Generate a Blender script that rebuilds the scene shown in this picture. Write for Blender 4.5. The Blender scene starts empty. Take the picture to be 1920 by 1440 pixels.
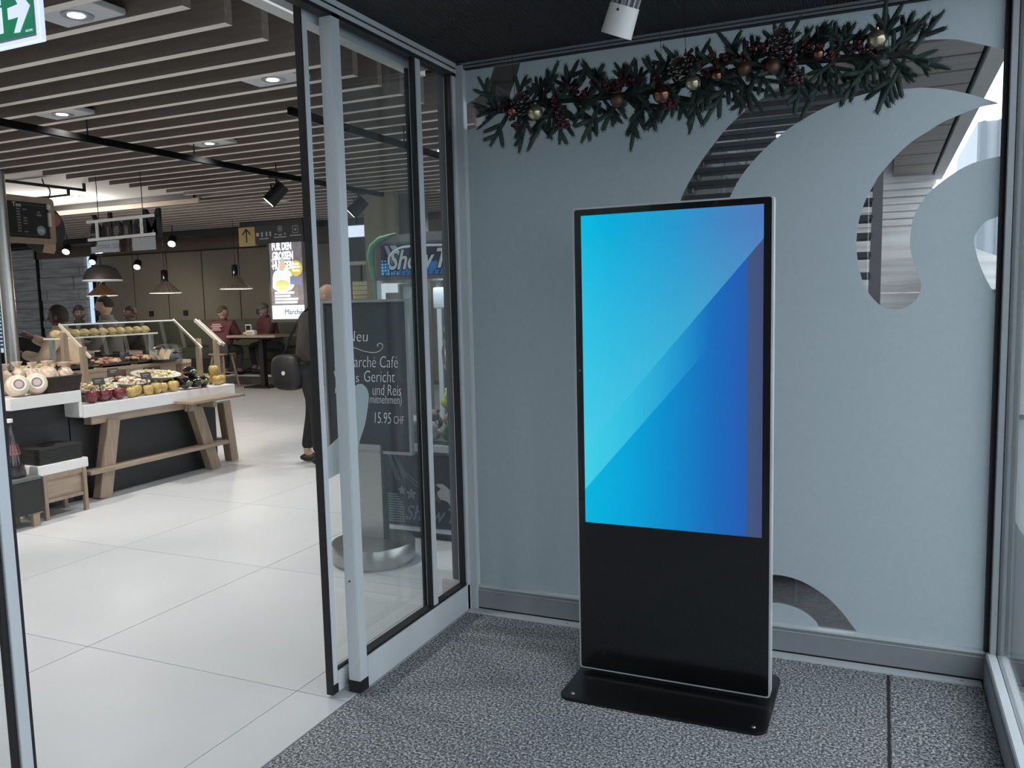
import bpy, bmesh, math, random
from mathutils import Vector, Matrix
S = bpy.context.scene
COL = S.collection
R = math.radians
rnd = random.Random(7)

# ------------------------------------------------------------------ camera
cam_d = bpy.data.cameras.new('camera'); cam = bpy.data.objects.new('camera', cam_d); COL.objects.link(cam)
cam_d.sensor_width = 36.0; cam_d.lens = 1549.95 / 1920 * 36.0; cam_d.clip_start = 0.05; cam_d.clip_end = 400
_yaw, _pit, _rol = -0.422789, -0.1022627, -0.0245195
_fw = Vector((math.sin(_yaw) * math.cos(_pit), math.cos(_yaw) * math.cos(_pit), math.sin(_pit)))
_rt = Vector((math.cos(_yaw), -math.sin(_yaw), 0)); _up = _rt.cross(_fw)
_r2 = _rt * math.cos(_rol) + _up * math.sin(_rol); _u2 = _up * math.cos(_rol) - _rt * math.sin(_rol)
cam.matrix_world = Matrix(((_r2.x, _u2.x, -_fw.x, 1.868), (_r2.y, _u2.y, -_fw.y, -3.598), (_r2.z, _u2.z, -_fw.z, 1.55), (0, 0, 0, 1)))
S.camera = cam

# ------------------------------------------------------------------ sky, exposure
W = bpy.data.worlds.new('overcast_sky'); S.world = W; W.use_nodes = True
_bg = W.node_tree.nodes['Background']; _bg.inputs[0].default_value = (0.86, 0.93, 1.0, 1); _bg.inputs[1].default_value = 2.8
S.view_settings.view_transform = 'Standard'; S.view_settings.look = 'None'; S.view_settings.gamma = 1.0
S.view_settings.use_curve_mapping = False; S.view_settings.exposure = 0.0
try:
    S.cycles.use_denoising = True; S.cycles.max_bounces = 10; S.cycles.diffuse_bounces = 4
    S.cycles.glossy_bounces = 4; S.cycles.transmission_bounces = 8; S.cycles.transparent_max_bounces = 24
    S.cycles.sample_clamp_indirect = 4.0; S.cycles.caustics_reflective = False; S.cycles.caustics_refractive = False
except Exception: pass

# ------------------------------------------------------------------ materials
def lin(c): return tuple(((x / 255) / 12.92 if x / 255 <= .04045 else ((x / 255 + .055) / 1.055) ** 2.4) for x in c)
MATS = {}
def mat(name, rgb, rough=.5, metal=0.0, var=.06, scale=9.0, bump=0.0, bscale=60.0, spec=.5, emit=0.0, ecol=None, stretch=None, alpha=None, coat=0.0):
    if name in MATS: return MATS[name]
    m = bpy.data.materials.new(name); m.use_nodes = True; nt = m.node_tree; n = nt.nodes; b = n['Principled BSDF']
    c = lin(rgb)
    tc = n.new('ShaderNodeTexCoord'); mp = n.new('ShaderNodeMapping'); nt.links.new(tc.outputs['Object'], mp.inputs[0])
    if stretch: mp.inputs['Scale'].default_value = stretch
    no = n.new('ShaderNodeTexNoise'); no.inputs['Scale'].default_value = scale; no.inputs['Detail'].default_value = 4
    nt.links.new(mp.outputs[0], no.inputs['Vector'])
    cr = n.new('ShaderNodeValToRGB'); e = cr.color_ramp.elements
    e[0].position = .3; e[1].position = .7
    e[0].color = tuple(max(0, x * (1 - var)) for x in c) + (1,); e[1].color = tuple(min(1, x * (1 + var)) for x in c) + (1,)
    nt.links.new(no.outputs[0], cr.inputs[0]); nt.links.new(cr.outputs[0], b.inputs['Base Color'])
    b.inputs['Roughness'].default_value = rough; b.inputs['Metallic'].default_value = metal; b.inputs['Specular IOR Level'].default_value = spec
    b.inputs['Coat Weight'].default_value = coat
    if bump:
        nb = n.new('ShaderNodeTexNoise'); nb.inputs['Scale'].default_value = bscale; nb.inputs['Detail'].default_value = 5
        nt.links.new(mp.outputs[0], nb.inputs['Vector'])
        bp = n.new('ShaderNodeBump'); bp.inputs['Strength'].default_value = bump; bp.inputs['Distance'].default_value = .01
        nt.links.new(nb.outputs[0], bp.inputs['Height']); nt.links.new(bp.outputs[0], b.inputs['Normal'])
    if emit:
        b.inputs['Emission Color'].default_value = lin(ecol or rgb) + (1,); b.inputs['Emission Strength'].default_value = emit
    MATS[name] = m; return m
def glass(name, tint=(245, 250, 250), ior=1.5, rough=0.0):
    if name in MATS: return MATS[name]
    m = bpy.data.materials.new(name); m.use_nodes = True; nt = m.node_tree; n = nt.nodes
    for x in list(n):
        if x.type == 'BSDF_PRINCIPLED': n.remove(x)
    o = n['Material Output']; t = n.new('ShaderNodeBsdfTransparent'); t.inputs[0].default_value = lin(tint) + (1,)
    g = n.new('ShaderNodeBsdfGlossy'); g.inputs['Roughness'].default_value = rough
    no = n.new('ShaderNodeTexNoise'); no.inputs['Scale'].default_value = 2.0
    f = n.new('ShaderNodeFresnel'); f.inputs[0].default_value = ior
    ge = n.new('ShaderNodeNewGeometry'); mr = n.new('ShaderNodeMapRange'); nt.links.new(ge.outputs['Backfacing'], mr.inputs[0])
    mr.inputs[3].default_value = ior; mr.inputs[4].default_value = 1 / ior; nt.links.new(mr.outputs[0], f.inputs[0])
    mx = n.new('ShaderNodeMixShader'); nt.links.new(f.outputs[0], mx.inputs[0]); nt.links.new(t.outputs[0], mx.inputs[1]); nt.links.new(g.outputs[0], mx.inputs[2])
    nt.links.new(mx.outputs[0], o.inputs[0]); MATS[name] = m; return m
def film(name, rgb, trans):
    m = bpy.data.materials.new(name); m.use_nodes = True; nt = m.node_tree; n = nt.nodes
    for x in list(n):
        if x.type == 'BSDF_PRINCIPLED': n.remove(x)
    o = n['Material Output']; d = n.new('ShaderNodeBsdfDiffuse'); t = n.new('ShaderNodeBsdfTranslucent')
    no = n.new('ShaderNodeTexNoise'); no.inputs['Scale'].default_value = 160.0
    cr = n.new('ShaderNodeValToRGB'); c = lin(rgb); e = cr.color_ramp.elements
    e[0].color = tuple(x * .96 for x in c) + (1,); e[1].color = tuple(min(1, x * 1.04) for x in c) + (1,)
    nt.links.new(no.outputs[0], cr.inputs[0]); nt.links.new(cr.outputs[0], d.inputs[0]); nt.links.new(cr.outputs[0], t.inputs[0])
    mx = n.new('ShaderNodeMixShader'); mx.inputs[0].default_value = trans
    nt.links.new(d.outputs[0], mx.inputs[1]); nt.links.new(t.outputs[0], mx.inputs[2]); nt.links.new(mx.outputs[0], o.inputs[0])
    MATS[name] = m; return m
ALU = mat('brushed aluminium', (206, 211, 215), .45, .15, .05, 4, stretch=(1, 1, .05))
ALUD = mat('dark aluminium', (150, 156, 161), .45, .2, .05, 4)
STEEL = mat('brushed steel', (178, 176, 172), .3, .95, .06, 14, bump=.02, bscale=200, stretch=(1, 1, 18))
BLK = mat('black rubber', (22, 22, 24), .6, 0, .1)
BLKM = mat('black metal', (20, 19, 19), .45, .1, .1)
GLASS = glass('clear glass', (254, 255, 255))
GLASSD = glass('grey tinted glass', (251, 253, 253))
FILM = film('frosted film', (214, 222, 226), .74)
WHITE = mat('white lacquer', (232, 230, 228), .35, 0, .02)
WOOD = mat('oiled oak', (150, 132, 114), .5, 0, .16, 5, stretch=(8, 8, 1.0), bump=.05)
WOODX = mat('oak board', (158, 140, 122), .5, 0, .16, 5, stretch=(8, 1.0, 8), bump=.05)
PAINTW = mat('white plaster', (222, 220, 216), .8, 0, .02, bump=.02)
CHAR = mat('charcoal laminate', (36, 35, 35), .5, 0, .08)

# ------------------------------------------------------------------ mesh builder
class MB:
    def __init__(s): s.v = []; s.f = []; s.m = []
    def add(s, vs, fs, m=0):
        o = len(s.v); s.v += [tuple(p) for p in vs]
        for q in fs: s.f.append(tuple(o + i for i in q)); s.m.append(m)
        return s
    def box(s, x0, x1, y0, y1, z0, z1, m=0):
        if x0 > x1: x0, x1 = x1, x0
        if y0 > y1: y0, y1 = y1, y0
        if z0 > z1: z0, z1 = z1, z0
        return s.add([(x0, y0, z0), (x1, y0, z0), (x1, y1, z0), (x0, y1, z0), (x0, y0, z1), (x1, y0, z1), (x1, y1, z1), (x0, y1, z1)],
                     [(0, 3, 2, 1), (4, 5, 6, 7), (0, 1, 5, 4), (1, 2, 6, 5), (2, 3, 7, 6), (3, 0, 4, 7)], m)
    def bar(s, p, q, w, h, m=0, up=(0, 0, 1)):
        p = Vector(p); q = Vector(q); d = (q - p).normalized(); u = Vector(up)
        a = d.cross(u)
        if a.length < 1e-4: a = d.cross(Vector((1, 0, 0)))
        a.normalize(); b = a.cross(d).normalized(); a *= w / 2; b *= h / 2
        vs = [p - a - b, p + a - b, p + a + b, p - a + b, q - a - b, q + a - b, q + a + b, q - a + b]
        return s.add(vs, [(0, 1, 2, 3), (7, 6, 5, 4), (0, 4, 5, 1), (1, 5, 6, 2), (2, 6, 7, 3), (3, 7, 4, 0)], m)
    def cyl(s, p, q, r0, r1=None, n=16, m=0, caps=True):
        r1 = r0 if r1 is None else r1; p = Vector(p); q = Vector(q); d = (q - p).normalized()
        a = d.orthogonal().normalized(); b = d.cross(a); vs = []
        for c, r in ((p, r0), (q, r1)):
            for i in range(n): t = 2 * math.pi * i / n; vs.append(c + (a * math.cos(t) + b * math.sin(t)) * r)
        fs = [(i, (i + 1) % n, n + (i + 1) % n, n + i) for i in range(n)]
        if caps: fs += [tuple(range(n - 1, -1, -1)), tuple(range(n, 2 * n))]
        return s.add(vs, fs, m)
    def tube(s, pts, r, n=8, m=0, caps=True):
        pts = [Vector(p) for p in pts]; k = len(pts); rs = r if isinstance(r, (list, tuple)) else [r] * k
        ref = None; vs = []
        for i, p in enumerate(pts):
            d = (pts[min(i + 1, k - 1)] - pts[max(i - 1, 0)]).normalized()
            if ref is None: ref = d.orthogonal().normalized()
            a = (ref - d * ref.dot(d)).normalized(); ref = a; b = d.cross(a)
            for j in range(n): t = 2 * math.pi * j / n; vs.append(p + (a * math.cos(t) + b * math.sin(t)) * rs[i])
        fs = [(i * n + j, i * n + (j + 1) % n, (i + 1) * n + (j + 1) % n, (i + 1) * n + j) for i in range(k - 1) for j in range(n)]
        if caps: fs += [tuple(range(n - 1, -1, -1)), tuple(range((k - 1) * n, k * n))]
        return s.add(vs, fs, m)
    def lathe(s, prof, n=24, c=(0, 0, 0), m=0, wob=None):
        vs = []; k = len(prof)
        for i in range(n):
            t = 2 * math.pi * i / n; w = wob(t) if wob else 1
            for r, z in prof: vs.append((c[0] + r * w * math.cos(t), c[1] + r * w * math.sin(t), c[2] + z))
        fs = [(i * k + j, ((i + 1) % n) * k + j, ((i + 1) % n) * k + j + 1, i * k + j + 1) for i in range(n) for j in range(k - 1)]
        return s.add(vs, fs, m)
    def sphere(s, c, rx, ry=None, rz=None, nu=16, nv=10, m=0, fn=None):
        ry = rx if ry is None else ry; rz = rx if rz is None else rz; vs = []; fs = []
        for j in range(nv + 1):
            ph = math.pi * j / nv
            for i in range(nu):
                t = 2 * math.pi * i / nu; p = Vector((math.sin(ph) * math.cos(t), math.sin(ph) * math.sin(t), math.cos(ph)))
                q = Vector((p.x * rx, p.y * ry, p.z * rz))
                if fn: q = fn(p, q)
                vs.append((c[0] + q.x, c[1] + q.y, c[2] + q.z))
        for j in range(nv):
            for i in range(nu): fs.append((j * nu + i, (j + 1) * nu + i, (j + 1) * nu + (i + 1) % nu, j * nu + (i + 1) % nu))
        return s.add(vs, fs, m)
    def prism(s, poly, ax, d0, d1, m=0):
        def P(a, b, d): return {'x': (d, a, b), 'y': (a, d, b), 'z': (a, b, d)}[ax]
        n = len(poly); vs = [P(a, b, d0) for a, b in poly] + [P(a, b, d1) for a, b in poly]
        return s.add(vs, [tuple(range(n)), tuple(range(2 * n - 1, n - 1, -1))] + [(i, n + i, n + (i + 1) % n, (i + 1) % n) for i in range(n)], m)
    def mesh(s, name, mats, smooth=False, bevel=0, weld=False):
        me = bpy.data.meshes.new(name); me.from_pydata(s.v, [], s.f); me.update()
        for x in (mats if isinstance(mats, (list, tuple)) else [mats]): me.materials.append(x)
        me.polygons.foreach_set('material_index', s.m)
        bm = bmesh.new(); bm.from_mesh(me)
        if weld: bmesh.ops.remove_doubles(bm, verts=bm.verts, dist=1e-5)
        bmesh.ops.recalc_face_normals(bm, faces=bm.faces)
        if bevel:
            es = [e for e in bm.edges if len(e.link_faces) == 2 and e.calc_face_angle(0) > .6]
            bmesh.ops.bevel(bm, geom=es, offset=bevel, segments=2, affect='EDGES', clamp_overlap=True)
        bm.to_mesh(me); bm.free()
        if smooth:
            me.polygons.foreach_set('use_smooth', [True] * len(me.polygons))
            try: me.set_sharp_from_angle(angle=R(38))
            except Exception: pass
        return me
    def wb(s, name, mats, parent, smooth=False, bevel=0, weld=False):
        '''part of a top-level parent, drawn in world coordinates'''
        return pinv(link(name, s.mesh(name, mats, smooth, bevel, weld)), parent)
    def build(s, name, mats, parent=None, smooth=False, bevel=0, weld=False, loc=None, rz=0):
        return link(name, s.mesh(name, mats, smooth, bevel, weld), parent, loc, rz)
def link(name, me, parent=None, loc=None, rz=0):
    o = bpy.data.objects.new(name, me); COL.objects.link(o)
    if loc is not None: o.location = loc
    if rz: o.rotation_euler = (0, 0, rz)
    if parent is not None: o.parent = parent
    return o
def pinv(o, parent):
    o.parent = parent; o.matrix_parent_inverse = (Matrix.Translation(parent.location) @ parent.rotation_euler.to_matrix().to_4x4()).inverted(); return o
def tag(o, label, cat, group=None):
    o['label'] = label; o['category'] = cat
    if group: o['group'] = group
    return o
def thing(name, label, cat, loc=(0, 0, 0), rz=0, group=None):
    o = bpy.data.objects.new(name, None); COL.objects.link(o); o.location = loc; o.rotation_euler = (0, 0, rz); o.empty_display_size = .1
    return tag(o, label, cat, group)
def struct(name, label=None, me=None, loc=(0, 0, 0)):
    o = bpy.data.objects.new(name, me); COL.objects.link(o); o.location = loc; o['kind'] = 'structure'
    if label: o['label'] = label
    return o
def dup(o, parent=None, loc=None, rz=None, label=None, group=None):
    c = o.copy(); COL.objects.link(c); c.parent = parent
    if loc is not None: c.location = loc
    if rz is not None: c.rotation_euler = (0, 0, rz)
    if label: c['label'] = label
    if group: c['group'] = group
    for ch in list(o.children): dup(ch, c)
    return c
def catmull(pts, k=4, closed=True, sharp=55):
    n = len(pts); out = []
    P = [Vector(p) for p in pts]
    def shp(i):
        a = P[i] - P[i - 1]; b = P[(i + 1) % n] - P[i]
        return a.length and b.length and a.angle(b, 0) > R(sharp)
    for i in range(n if closed else n - 1):
        p1, p2 = P[i], P[(i + 1) % n]; p0 = P[i - 1] if (closed or i) else p1; p3 = P[(i + 2) % n] if closed or i + 2 < n else p2
        if shp(i): p0 = p1 - (p2 - p1) * .3
        if shp((i + 1) % n): p3 = p2 + (p2 - p1) * .3
        for j in range(k):
            t = j / k
            out.append(tuple(.5 * ((2 * p1) + (p2 - p0) * t + (2 * p0 - 5 * p1 + 4 * p2 - p3) * t * t + (3 * p1 - p0 - 3 * p2 + p3) * t ** 3)))
    if not closed: out.append(tuple(P[-1]))
    return out
def eval_mesh(o):
    bpy.context.view_layer.update(); dg = bpy.context.evaluated_depsgraph_get()
    me = bpy.data.meshes.new_from_object(o.evaluated_get(dg)); return me
def flat_shape(name, outer, holes, extr, mt):
    """filled 2D outline with holes (x,y), a thin sheet of thickness 2*extr"""
    cu = bpy.data.curves.new(name, 'CURVE'); cu.dimensions = '2D'; cu.fill_mode = 'BOTH'; cu.extrude = extr
    for pts in [outer] + holes:
        sp = cu.splines.new('POLY'); sp.points.add(len(pts) - 1); sp.use_cyclic_u = True
        for q, (a, b) in zip(sp.points, pts): q.co = (a, b, 0, 1)
    o = bpy.data.objects.new(name + '_tmp', cu); COL.objects.link(o); me = eval_mesh(o); bpy.data.objects.remove(o); bpy.data.curves.remove(cu)
    me.name = name; me.materials.clear(); me.materials.append(mt); return me
def text_mesh(body, size, mt, extr=.0008, offset=0.0, shear=0.0, align='LEFT', spacing=1.0, lines=1.0):
    cu = bpy.data.curves.new('lettering', 'FONT'); cu.body = body; cu.size = size; cu.extrude = extr; cu.offset = offset; cu.shear = shear
    cu.align_x = align; cu.space_character = spacing; cu.space_line = lines; cu.resolution_u = 3
    o = bpy.data.objects.new('lettering_tmp', cu); COL.objects.link(o); me = eval_mesh(o); bpy.data.objects.remove(o); bpy.data.curves.remove(cu)
    me.name = 'lettering'; me.materials.clear(); me.materials.append(mt); return me
def frame_mat(origin, xa, ya):
    """matrix that lays an XY drawing onto a plane in the world"""
    xa = Vector(xa).normalized(); ya = Vector(ya).normalized(); za = xa.cross(ya)
    o = Vector(origin); return Matrix(((xa.x, ya.x, za.x, o.x), (xa.y, ya.y, za.y, o.y), (xa.z, ya.z, za.z, o.z), (0, 0, 0, 1)))
def place(name, me, parent, mtx):
    o = bpy.data.objects.new(name, me); COL.objects.link(o)
    if parent is not None: o.parent = parent
    o.matrix_local = mtx; return o
FRONT = ((1, 0, 0), (0, 0, 1))      # faces -Y
EAST = ((0, 1, 0), (0, 0, 1))       # faces +X
# ================================================================== THE VESTIBULE
# ---- carpet
def carpet_mat():
    m = mat('speckled entrance carpet', (190, 192, 196), .95, 0, .12, 1.2, spec=.1)
    nt = m.node_tree; n = nt.nodes; b = n['Principled BSDF']
    tc = n.new('ShaderNodeTexCoord'); v = n.new('ShaderNodeTexNoise'); v.inputs['Scale'].default_value = 105; v.inputs['Detail'].default_value = 3; v.inputs['Roughness'].default_value = .7
    nt.links.new(tc.outputs['Object'], v.inputs['Vector'])
    cr = n.new('ShaderNodeValToRGB'); e = cr.color_ramp.elements; e[0].position = .38; e[1].position = .64
    e[0].color = lin((70, 72, 75)) + (1,); e[1].color = lin((226, 228, 230)) + (1,)
    e2 = cr.color_ramp.elements.new(.5); e2.color = lin((134, 136, 139)) + (1,)
    nt.links.new(v.outputs[0], cr.inputs[0])
    mx = n.new('ShaderNodeMix'); mx.data_type = 'RGBA'; mx.blend_type = 'MULTIPLY'; mx.inputs[0].default_value = .35
    old = b.inputs['Base Color'].links[0].from_socket
    nt.links.new(cr.outputs[0], mx.inputs[6]); nt.links.new(old, mx.inputs[7]); nt.links.new(mx.outputs[2], b.inputs['Base Color'])
    bp = n.new('ShaderNodeBump'); bp.inputs['Strength'].default_value = .7; bp.inputs['Distance'].default_value = .006
    nt.links.new(v.outputs[0], bp.inputs['Height']); nt.links.new(bp.outputs[0], b.inputs['Normal'])
    return m
CARPET = carpet_mat()
vf = struct('floor', 'grey speckled carpet floor of the entrance vestibule')
MB().box(-.015, 1.911, -4.9, -.055, -.02, 0).build('carpet_panel', CARPET, vf, bevel=.004)
MB().box(1.919, 2.255, -4.9, -.055, -.02, .001).build('carpet_panel', CARPET, vf, bevel=.004)
MB().box(-.03, 2.36, -4.95, .12, -.05, -.02).build('subfloor', mat('dark screed', (60, 60, 60), .9), vf)
MB().box(1.9105, 1.9195, -4.9, -.055, -.02, -.003).build('seam', mat('seam shadow gap', (40, 42, 44), .9), vf)
# ---- glazed wall at the back (frosted film with clear swirls)
CUT1 = [(0.186, 2.638), (0.319, 2.64), (0.299, 2.578), (0.264, 2.503), (0.266, 2.476), (0.293, 2.447), (0.378, 2.415), (0.297, 2.42), (0.215, 2.419), (0.165, 2.412), (0.117, 2.386), (0.074, 2.366), (-0.007, 2.354), (-0.003, 2.466), (0.049, 2.487), (0.107, 2.515), (0.145, 2.559), (0.165, 2.588)]
CUT2 = [(1.204, 1.826), (1.158, 1.738), (1.089, 1.718), (1.038, 1.778), (1.029, 1.858), (1.06, 1.966), (1.09, 2.025), (1.125, 2.083), (1.163, 2.137), (1.203, 2.186), (1.248, 2.237), (1.302, 2.285), (1.356, 2.322), (1.44, 2.372), (1.543, 2.416), (1.663, 2.452), (1.78, 2.477), (1.893, 2.492), (1.994, 2.492), (2.091, 2.48), (2.118, 2.472), (2.168, 2.454), (2.216, 2.435), (2.261, 2.419), (2.265, 2.291), (2.266, 2.157), (2.267, 2.037), (2.225, 2.031), (2.166, 2.018), (2.106, 1.988), (2.035, 1.934), (1.998, 1.889), (1.969, 1.832), (1.961, 1.783), (1.958, 1.724), (1.971, 1.663), (1.989, 1.609), (2.002, 1.569), (1.996, 1.532), (1.977, 1.501), (1.937, 1.476), (1.897, 1.473), (1.858, 1.488), (1.808, 1.547), (1.785, 1.603), (1.769, 1.682), (1.765, 1.75), (1.772, 1.827), (1.796, 1.908), (1.831, 1.977), (1.842, 1.997), (1.902, 2.069), (1.957, 2.119), (2.008, 2.149), (2.058, 2.179), (2.108, 2.198), (2.158, 2.215), (2.19, 2.223), (2.245, 2.228), (2.222, 2.24), (2.156, 2.27), (2.089, 2.294), (2.021, 2.311), (1.964, 2.318), (1.836, 2.321), (1.765, 2.314), (1.675, 2.294), (1.58, 2.257), (1.49, 2.207), (1.421, 2.154), (1.363, 2.099), (1.314, 2.04), (1.277, 1.977)]
CUT3 = [(2.273, 1.819), (2.263, 1.818), (2.241, 1.809), (2.217, 1.799), (2.198, 1.78), (2.184, 1.756), (2.179, 1.737), (2.179, 1.717), (2.186, 1.686), (2.197, 1.646), (2.214, 1.601), (2.234, 1.559), (2.255, 1.521), (2.276, 1.499), (2.276, 1.627)]
CUT4 = [(1.803, 0.116), (1.767, 0.162), (1.738, 0.2), (1.69, 0.249), (1.637, 0.287), (1.572, 0.319), (1.504, 0.334), (1.453, 0.334), (1.4, 0.327), (1.332, 0.3), (1.263, 0.25), (1.193, 0.125), (1.287, 0.123), (1.321, 0.16), (1.401, 0.199), (1.454, 0.209), (1.494, 0.21), (1.549, 0.2), (1.597, 0.178), (1.633, 0.148), (1.658, 0.124)]
wb = struct('wall_back', 'frosted glass wall with clear swirls behind the display stand')
me = flat_shape('frosted_film', [(-.03, .09), (2.31, .09), (2.31, 2.66), (-.03, 2.66)], [catmull(c) for c in (CUT1, CUT2, CUT3, CUT4)], .0004, FILM)
place('frosted_film', me, wb, frame_mat((0, .0295, 0), *FRONT))
MB().box(-.03, 2.31, .031, .039, .08, 2.67).build('glass_pane', GLASS, wb)
MB().box(-.02, 2.26, -.002, .06, .012, .1).box(-.02, 2.26, .002, .06, .103, .119).build('bottom_rail', ALUD, wb, bevel=.002)
MB().box(-.02, 2.26, -.004, .029, .117, .125).box(-.02, 2.26, -.0035, .02, .1005, .1025).build('rail_ledge', ALU, wb)
MB().box(-.02, 2.26, 0, .07, -.02, .012).build('rail_gap', BLK, wb)
MB().box(-.01, 2.25, -.058, -.001, -.02, .006).build('floor_strip', ALU, wb, bevel=.002)
for x in (.09, .52, 1.22, 2.18): MB().cyl((x, -.03, .006), (x, -.03, .0075), .006, n=10).build('screw', ALUD, wb)
MB().box(-.02, 2.26, -.006, .05, 2.638, 2.646).box(-.02, 2.26, -.012, .05, 2.6515, 2.66).build('top_rail', ALUD, wb)
MB().box(-.02, 2.26, .0, .05, 2.646, 2.652).box(-.02, 2.26, .0, .029, 2.634, 2.638).build('top_rail_gap', BLK, wb)
MB().box(-.01, .036, -.012, .029, 0, 2.66).build('corner_post', ALU, wb, bevel=.003)
MB().box(2.255, 2.272, .0, .028, .12, 2.66).build('gasket', BLK, wb)
# ---- right hand glass wall
wc = struct('wall_right', 'clear glass side wall with slim aluminium frame')
MB().box(2.296, 2.304, -4.9, .02, .12, 2.66).build('glass_pane', GLASS, wc)
MB().box(2.256, 2.33, -4.9, -.004, -.02, .1).build('bottom_rail', ALUD, wc, bevel=.003)
MB().box(2.262, 2.294, -4.9, -.004, .1, .13).build('rail_ledge', ALU, wc, bevel=.003)
MB().box(2.306, 2.335, -4.9, .0, .1, .13).build('rail_ledge', ALU, wc, bevel=.003)
MB().box(2.272, 2.294, -.03, .06, .1, 2.66).build('post', ALUD, wc, bevel=.002)
MB().box(2.306, 2.34, -.035, .06, 0, 2.66).build('post', ALUD, wc, bevel=.002)
MB().box(2.27, 2.33, -4.9, 0, 2.62, 2.66).build('top_rail', ALUD, wc, bevel=.002)
for y in (-1.7, -3.3): MB().box(2.275, 2.33, y - .025, y + .025, .13, 2.62).build('post', ALUD, wc, bevel=.002)
# ---- unseen entrance side behind the camera, made solid to hold back daylight
wf = struct('wall_front', 'unseen grey panels closing the entrance side to dim daylight on the frosted wall')
GREYW = mat('grey daylight blocking panel', (120, 124, 128), .7)
for k in range(4): MB().box(-.1 + .61 * k, .5 + .61 * k, -4.96, -4.92, 0, 2.66).build('panel', GREYW, wf, bevel=.004)
# ---- black ceiling
def ceil_mat():
    m = mat('black ribbed ceiling', (13, 14, 16), .7, 0, .2)
    nt = m.node_tree; n = nt.nodes; b = n['Principled BSDF']; tc = n.new('ShaderNodeTexCoord')
    w = n.new('ShaderNodeTexWave'); w.inputs['Scale'].default_value = 26; w.bands_direction = 'X'; nt.links.new(tc.outputs['Object'], w.inputs[0])
    bp = n.new('ShaderNodeBump'); bp.inputs['Strength'].default_value = .6; bp.inputs['Distance'].default_value = .008
    nt.links.new(w.outputs[1], bp.inputs['Height']); nt.links.new(bp.outputs[0], b.inputs['Normal']); return m
struct('ceiling', 'black ribbed ceiling over the vestibule', MB().box(-.14, 2.4, -5, .06, 2.66, 2.8).mesh('ceiling', ceil_mat()))
# ================================================================== SLIDING DOOR WALL
wl = struct('wall_left', 'aluminium framed glass screen beside the sliding door')
MB().box(-.055, 0, -.985, -.93, .05, 2.66).build('post', ALU, wl, bevel=.003)
MB().box(-.056, .001, -.986, -.929, .004, .05).build('post_foot', BLK, wl)
MB().cyl((-.03, -.9855, .46), (-.03, -.9865, .46), .004, n=10).build('screw_hole', BLK, wl)
MB().box(-.05, 0, -.93, -.02, .006, .135).build('bottom_rail', ALU, wl, bevel=.002)
MB().box(-.04, -.004, -.93, -.05, .135, .147).build('gasket', BLK, wl)
MB().box(-.052, .002, -.93, -.02, -.015, .006).build('sealing_joint', mat('grey silicone', (150, 152, 154), .6), wl)
MB().box(-.03, -.022, -.93, -.06, .14, 2.6).build('glass_pane', GLASSD, wl)
MB().box(-.04, -.002, -.378, -.338, .145, 2.6).build('mullion', ALU, wl, bevel=.002)
MB().box(-.022, -.006, -.402, -.378, .145, 2.6).build('gasket', BLK, wl)
MB().box(-.026, -.01, -.08, -.045, .14, 2.6).build('gasket', BLK, wl)
MB().box(-.05, 0, -.045, -.012, .0, 2.66).build('end_post', ALU, wl, bevel=.002)
MB().box(-.06, .004, -5, -.012, 2.615, 2.632).box(-.06, .006, -5, -.012, 2.64, 2.66).build('header_rail', ALU, wl)
MB().box(-.05, 0, -5, -.012, 2.6, 2.64).build('header_gap', BLK, wl)
MB().box(-.2, -.07, -5, -.0, 2.655, 2.72).build('door_operator', ALUD, wl)
MB().box(-.42, -.35, -5, .32, 2.725, 3.5).build('bulkhead', PAINTW, wl)
MB().box(-.055, 0, -4.9, -4.84, 0, 2.62).box(-.055, 0, -3.42, -3.36, 0, 2.62).build('far_frame', ALU, wl)
MB().box(-.03, -.022, -4.86, -3.4, .05, 2.6).build('glass_pane', GLASSD, wl)
# leaves
def leaf(name, label, y_lead, y_trail, film_poly=None, sw=.007, st=.038):
    t = struct(name, label); s = 1 if y_trail > y_lead else -1; x0, x1 = -.112, -.082
    a, b = y_lead + s * sw, y_lead + s * st
    MB().box(x0, x1, y_lead, a, .012, 2.64).build('leading_seal', BLK, t)
    MB().box(x0, x1, a, b, .05, 2.64).build('stile', ALU, t, bevel=.0015)
    MB().box(x0, x1, a, b, .012, .05).build('stile_foot', BLK, t)
    MB().box(x0, x1, b, y_trail, .012, .095).build('bottom_rail', ALU, t, bevel=.0015)
    MB().box(x0, x1, b, y_trail, 2.585, 2.64).build('top_rail', ALU, t, bevel=.0015)
    MB().box(-.104, -.09, b, y_trail, .095, .105).build('gasket', BLK, t)
    MB().box(x0, x1, y_trail - s * .05, y_trail, .095, 2.585).build('stile', ALU, t, bevel=.0015)
    MB().box(-.102, -.091, y_trail - s * .082, y_trail - s * .05, .105, 2.585).build('gasket', BLK, t)
    MB().box(-.102, -.096, b, y_trail - s * .05, .1, 2.59).build('glass_pane', GLASSD, t)
    if film_poly:
        me = flat_shape('frosted_film', catmull(film_poly), [], .0004, FILM); place('frosted_film', me, t, frame_mat((-.0945, 0, 0), *EAST))
    return t
DOORFILM = [(-0.8, 0.957), (-0.776, 0.993), (-0.743, 1.04), (-0.719, 1.099), (-0.703, 1.157), (-0.713, 1.19), (-0.738, 1.211), (-0.765, 1.218), (-0.799, 1.212), (-0.824, 1.18), (-0.846, 1.129), (-0.872, 1.078), (-0.912, 1.03), (-0.955, 1.01), (-1.015, .988), (-1.015, 0.868), (-0.909, 0.883), (-0.848, 0.917)]
leaf('door_1', 'sliding glass door leaf slid open behind the glass screen', -1.056, -.228, DOORFILM)
leaf('door_2', 'sliding glass door leaf at the left picture edge', -2.278, -3.36)
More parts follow.
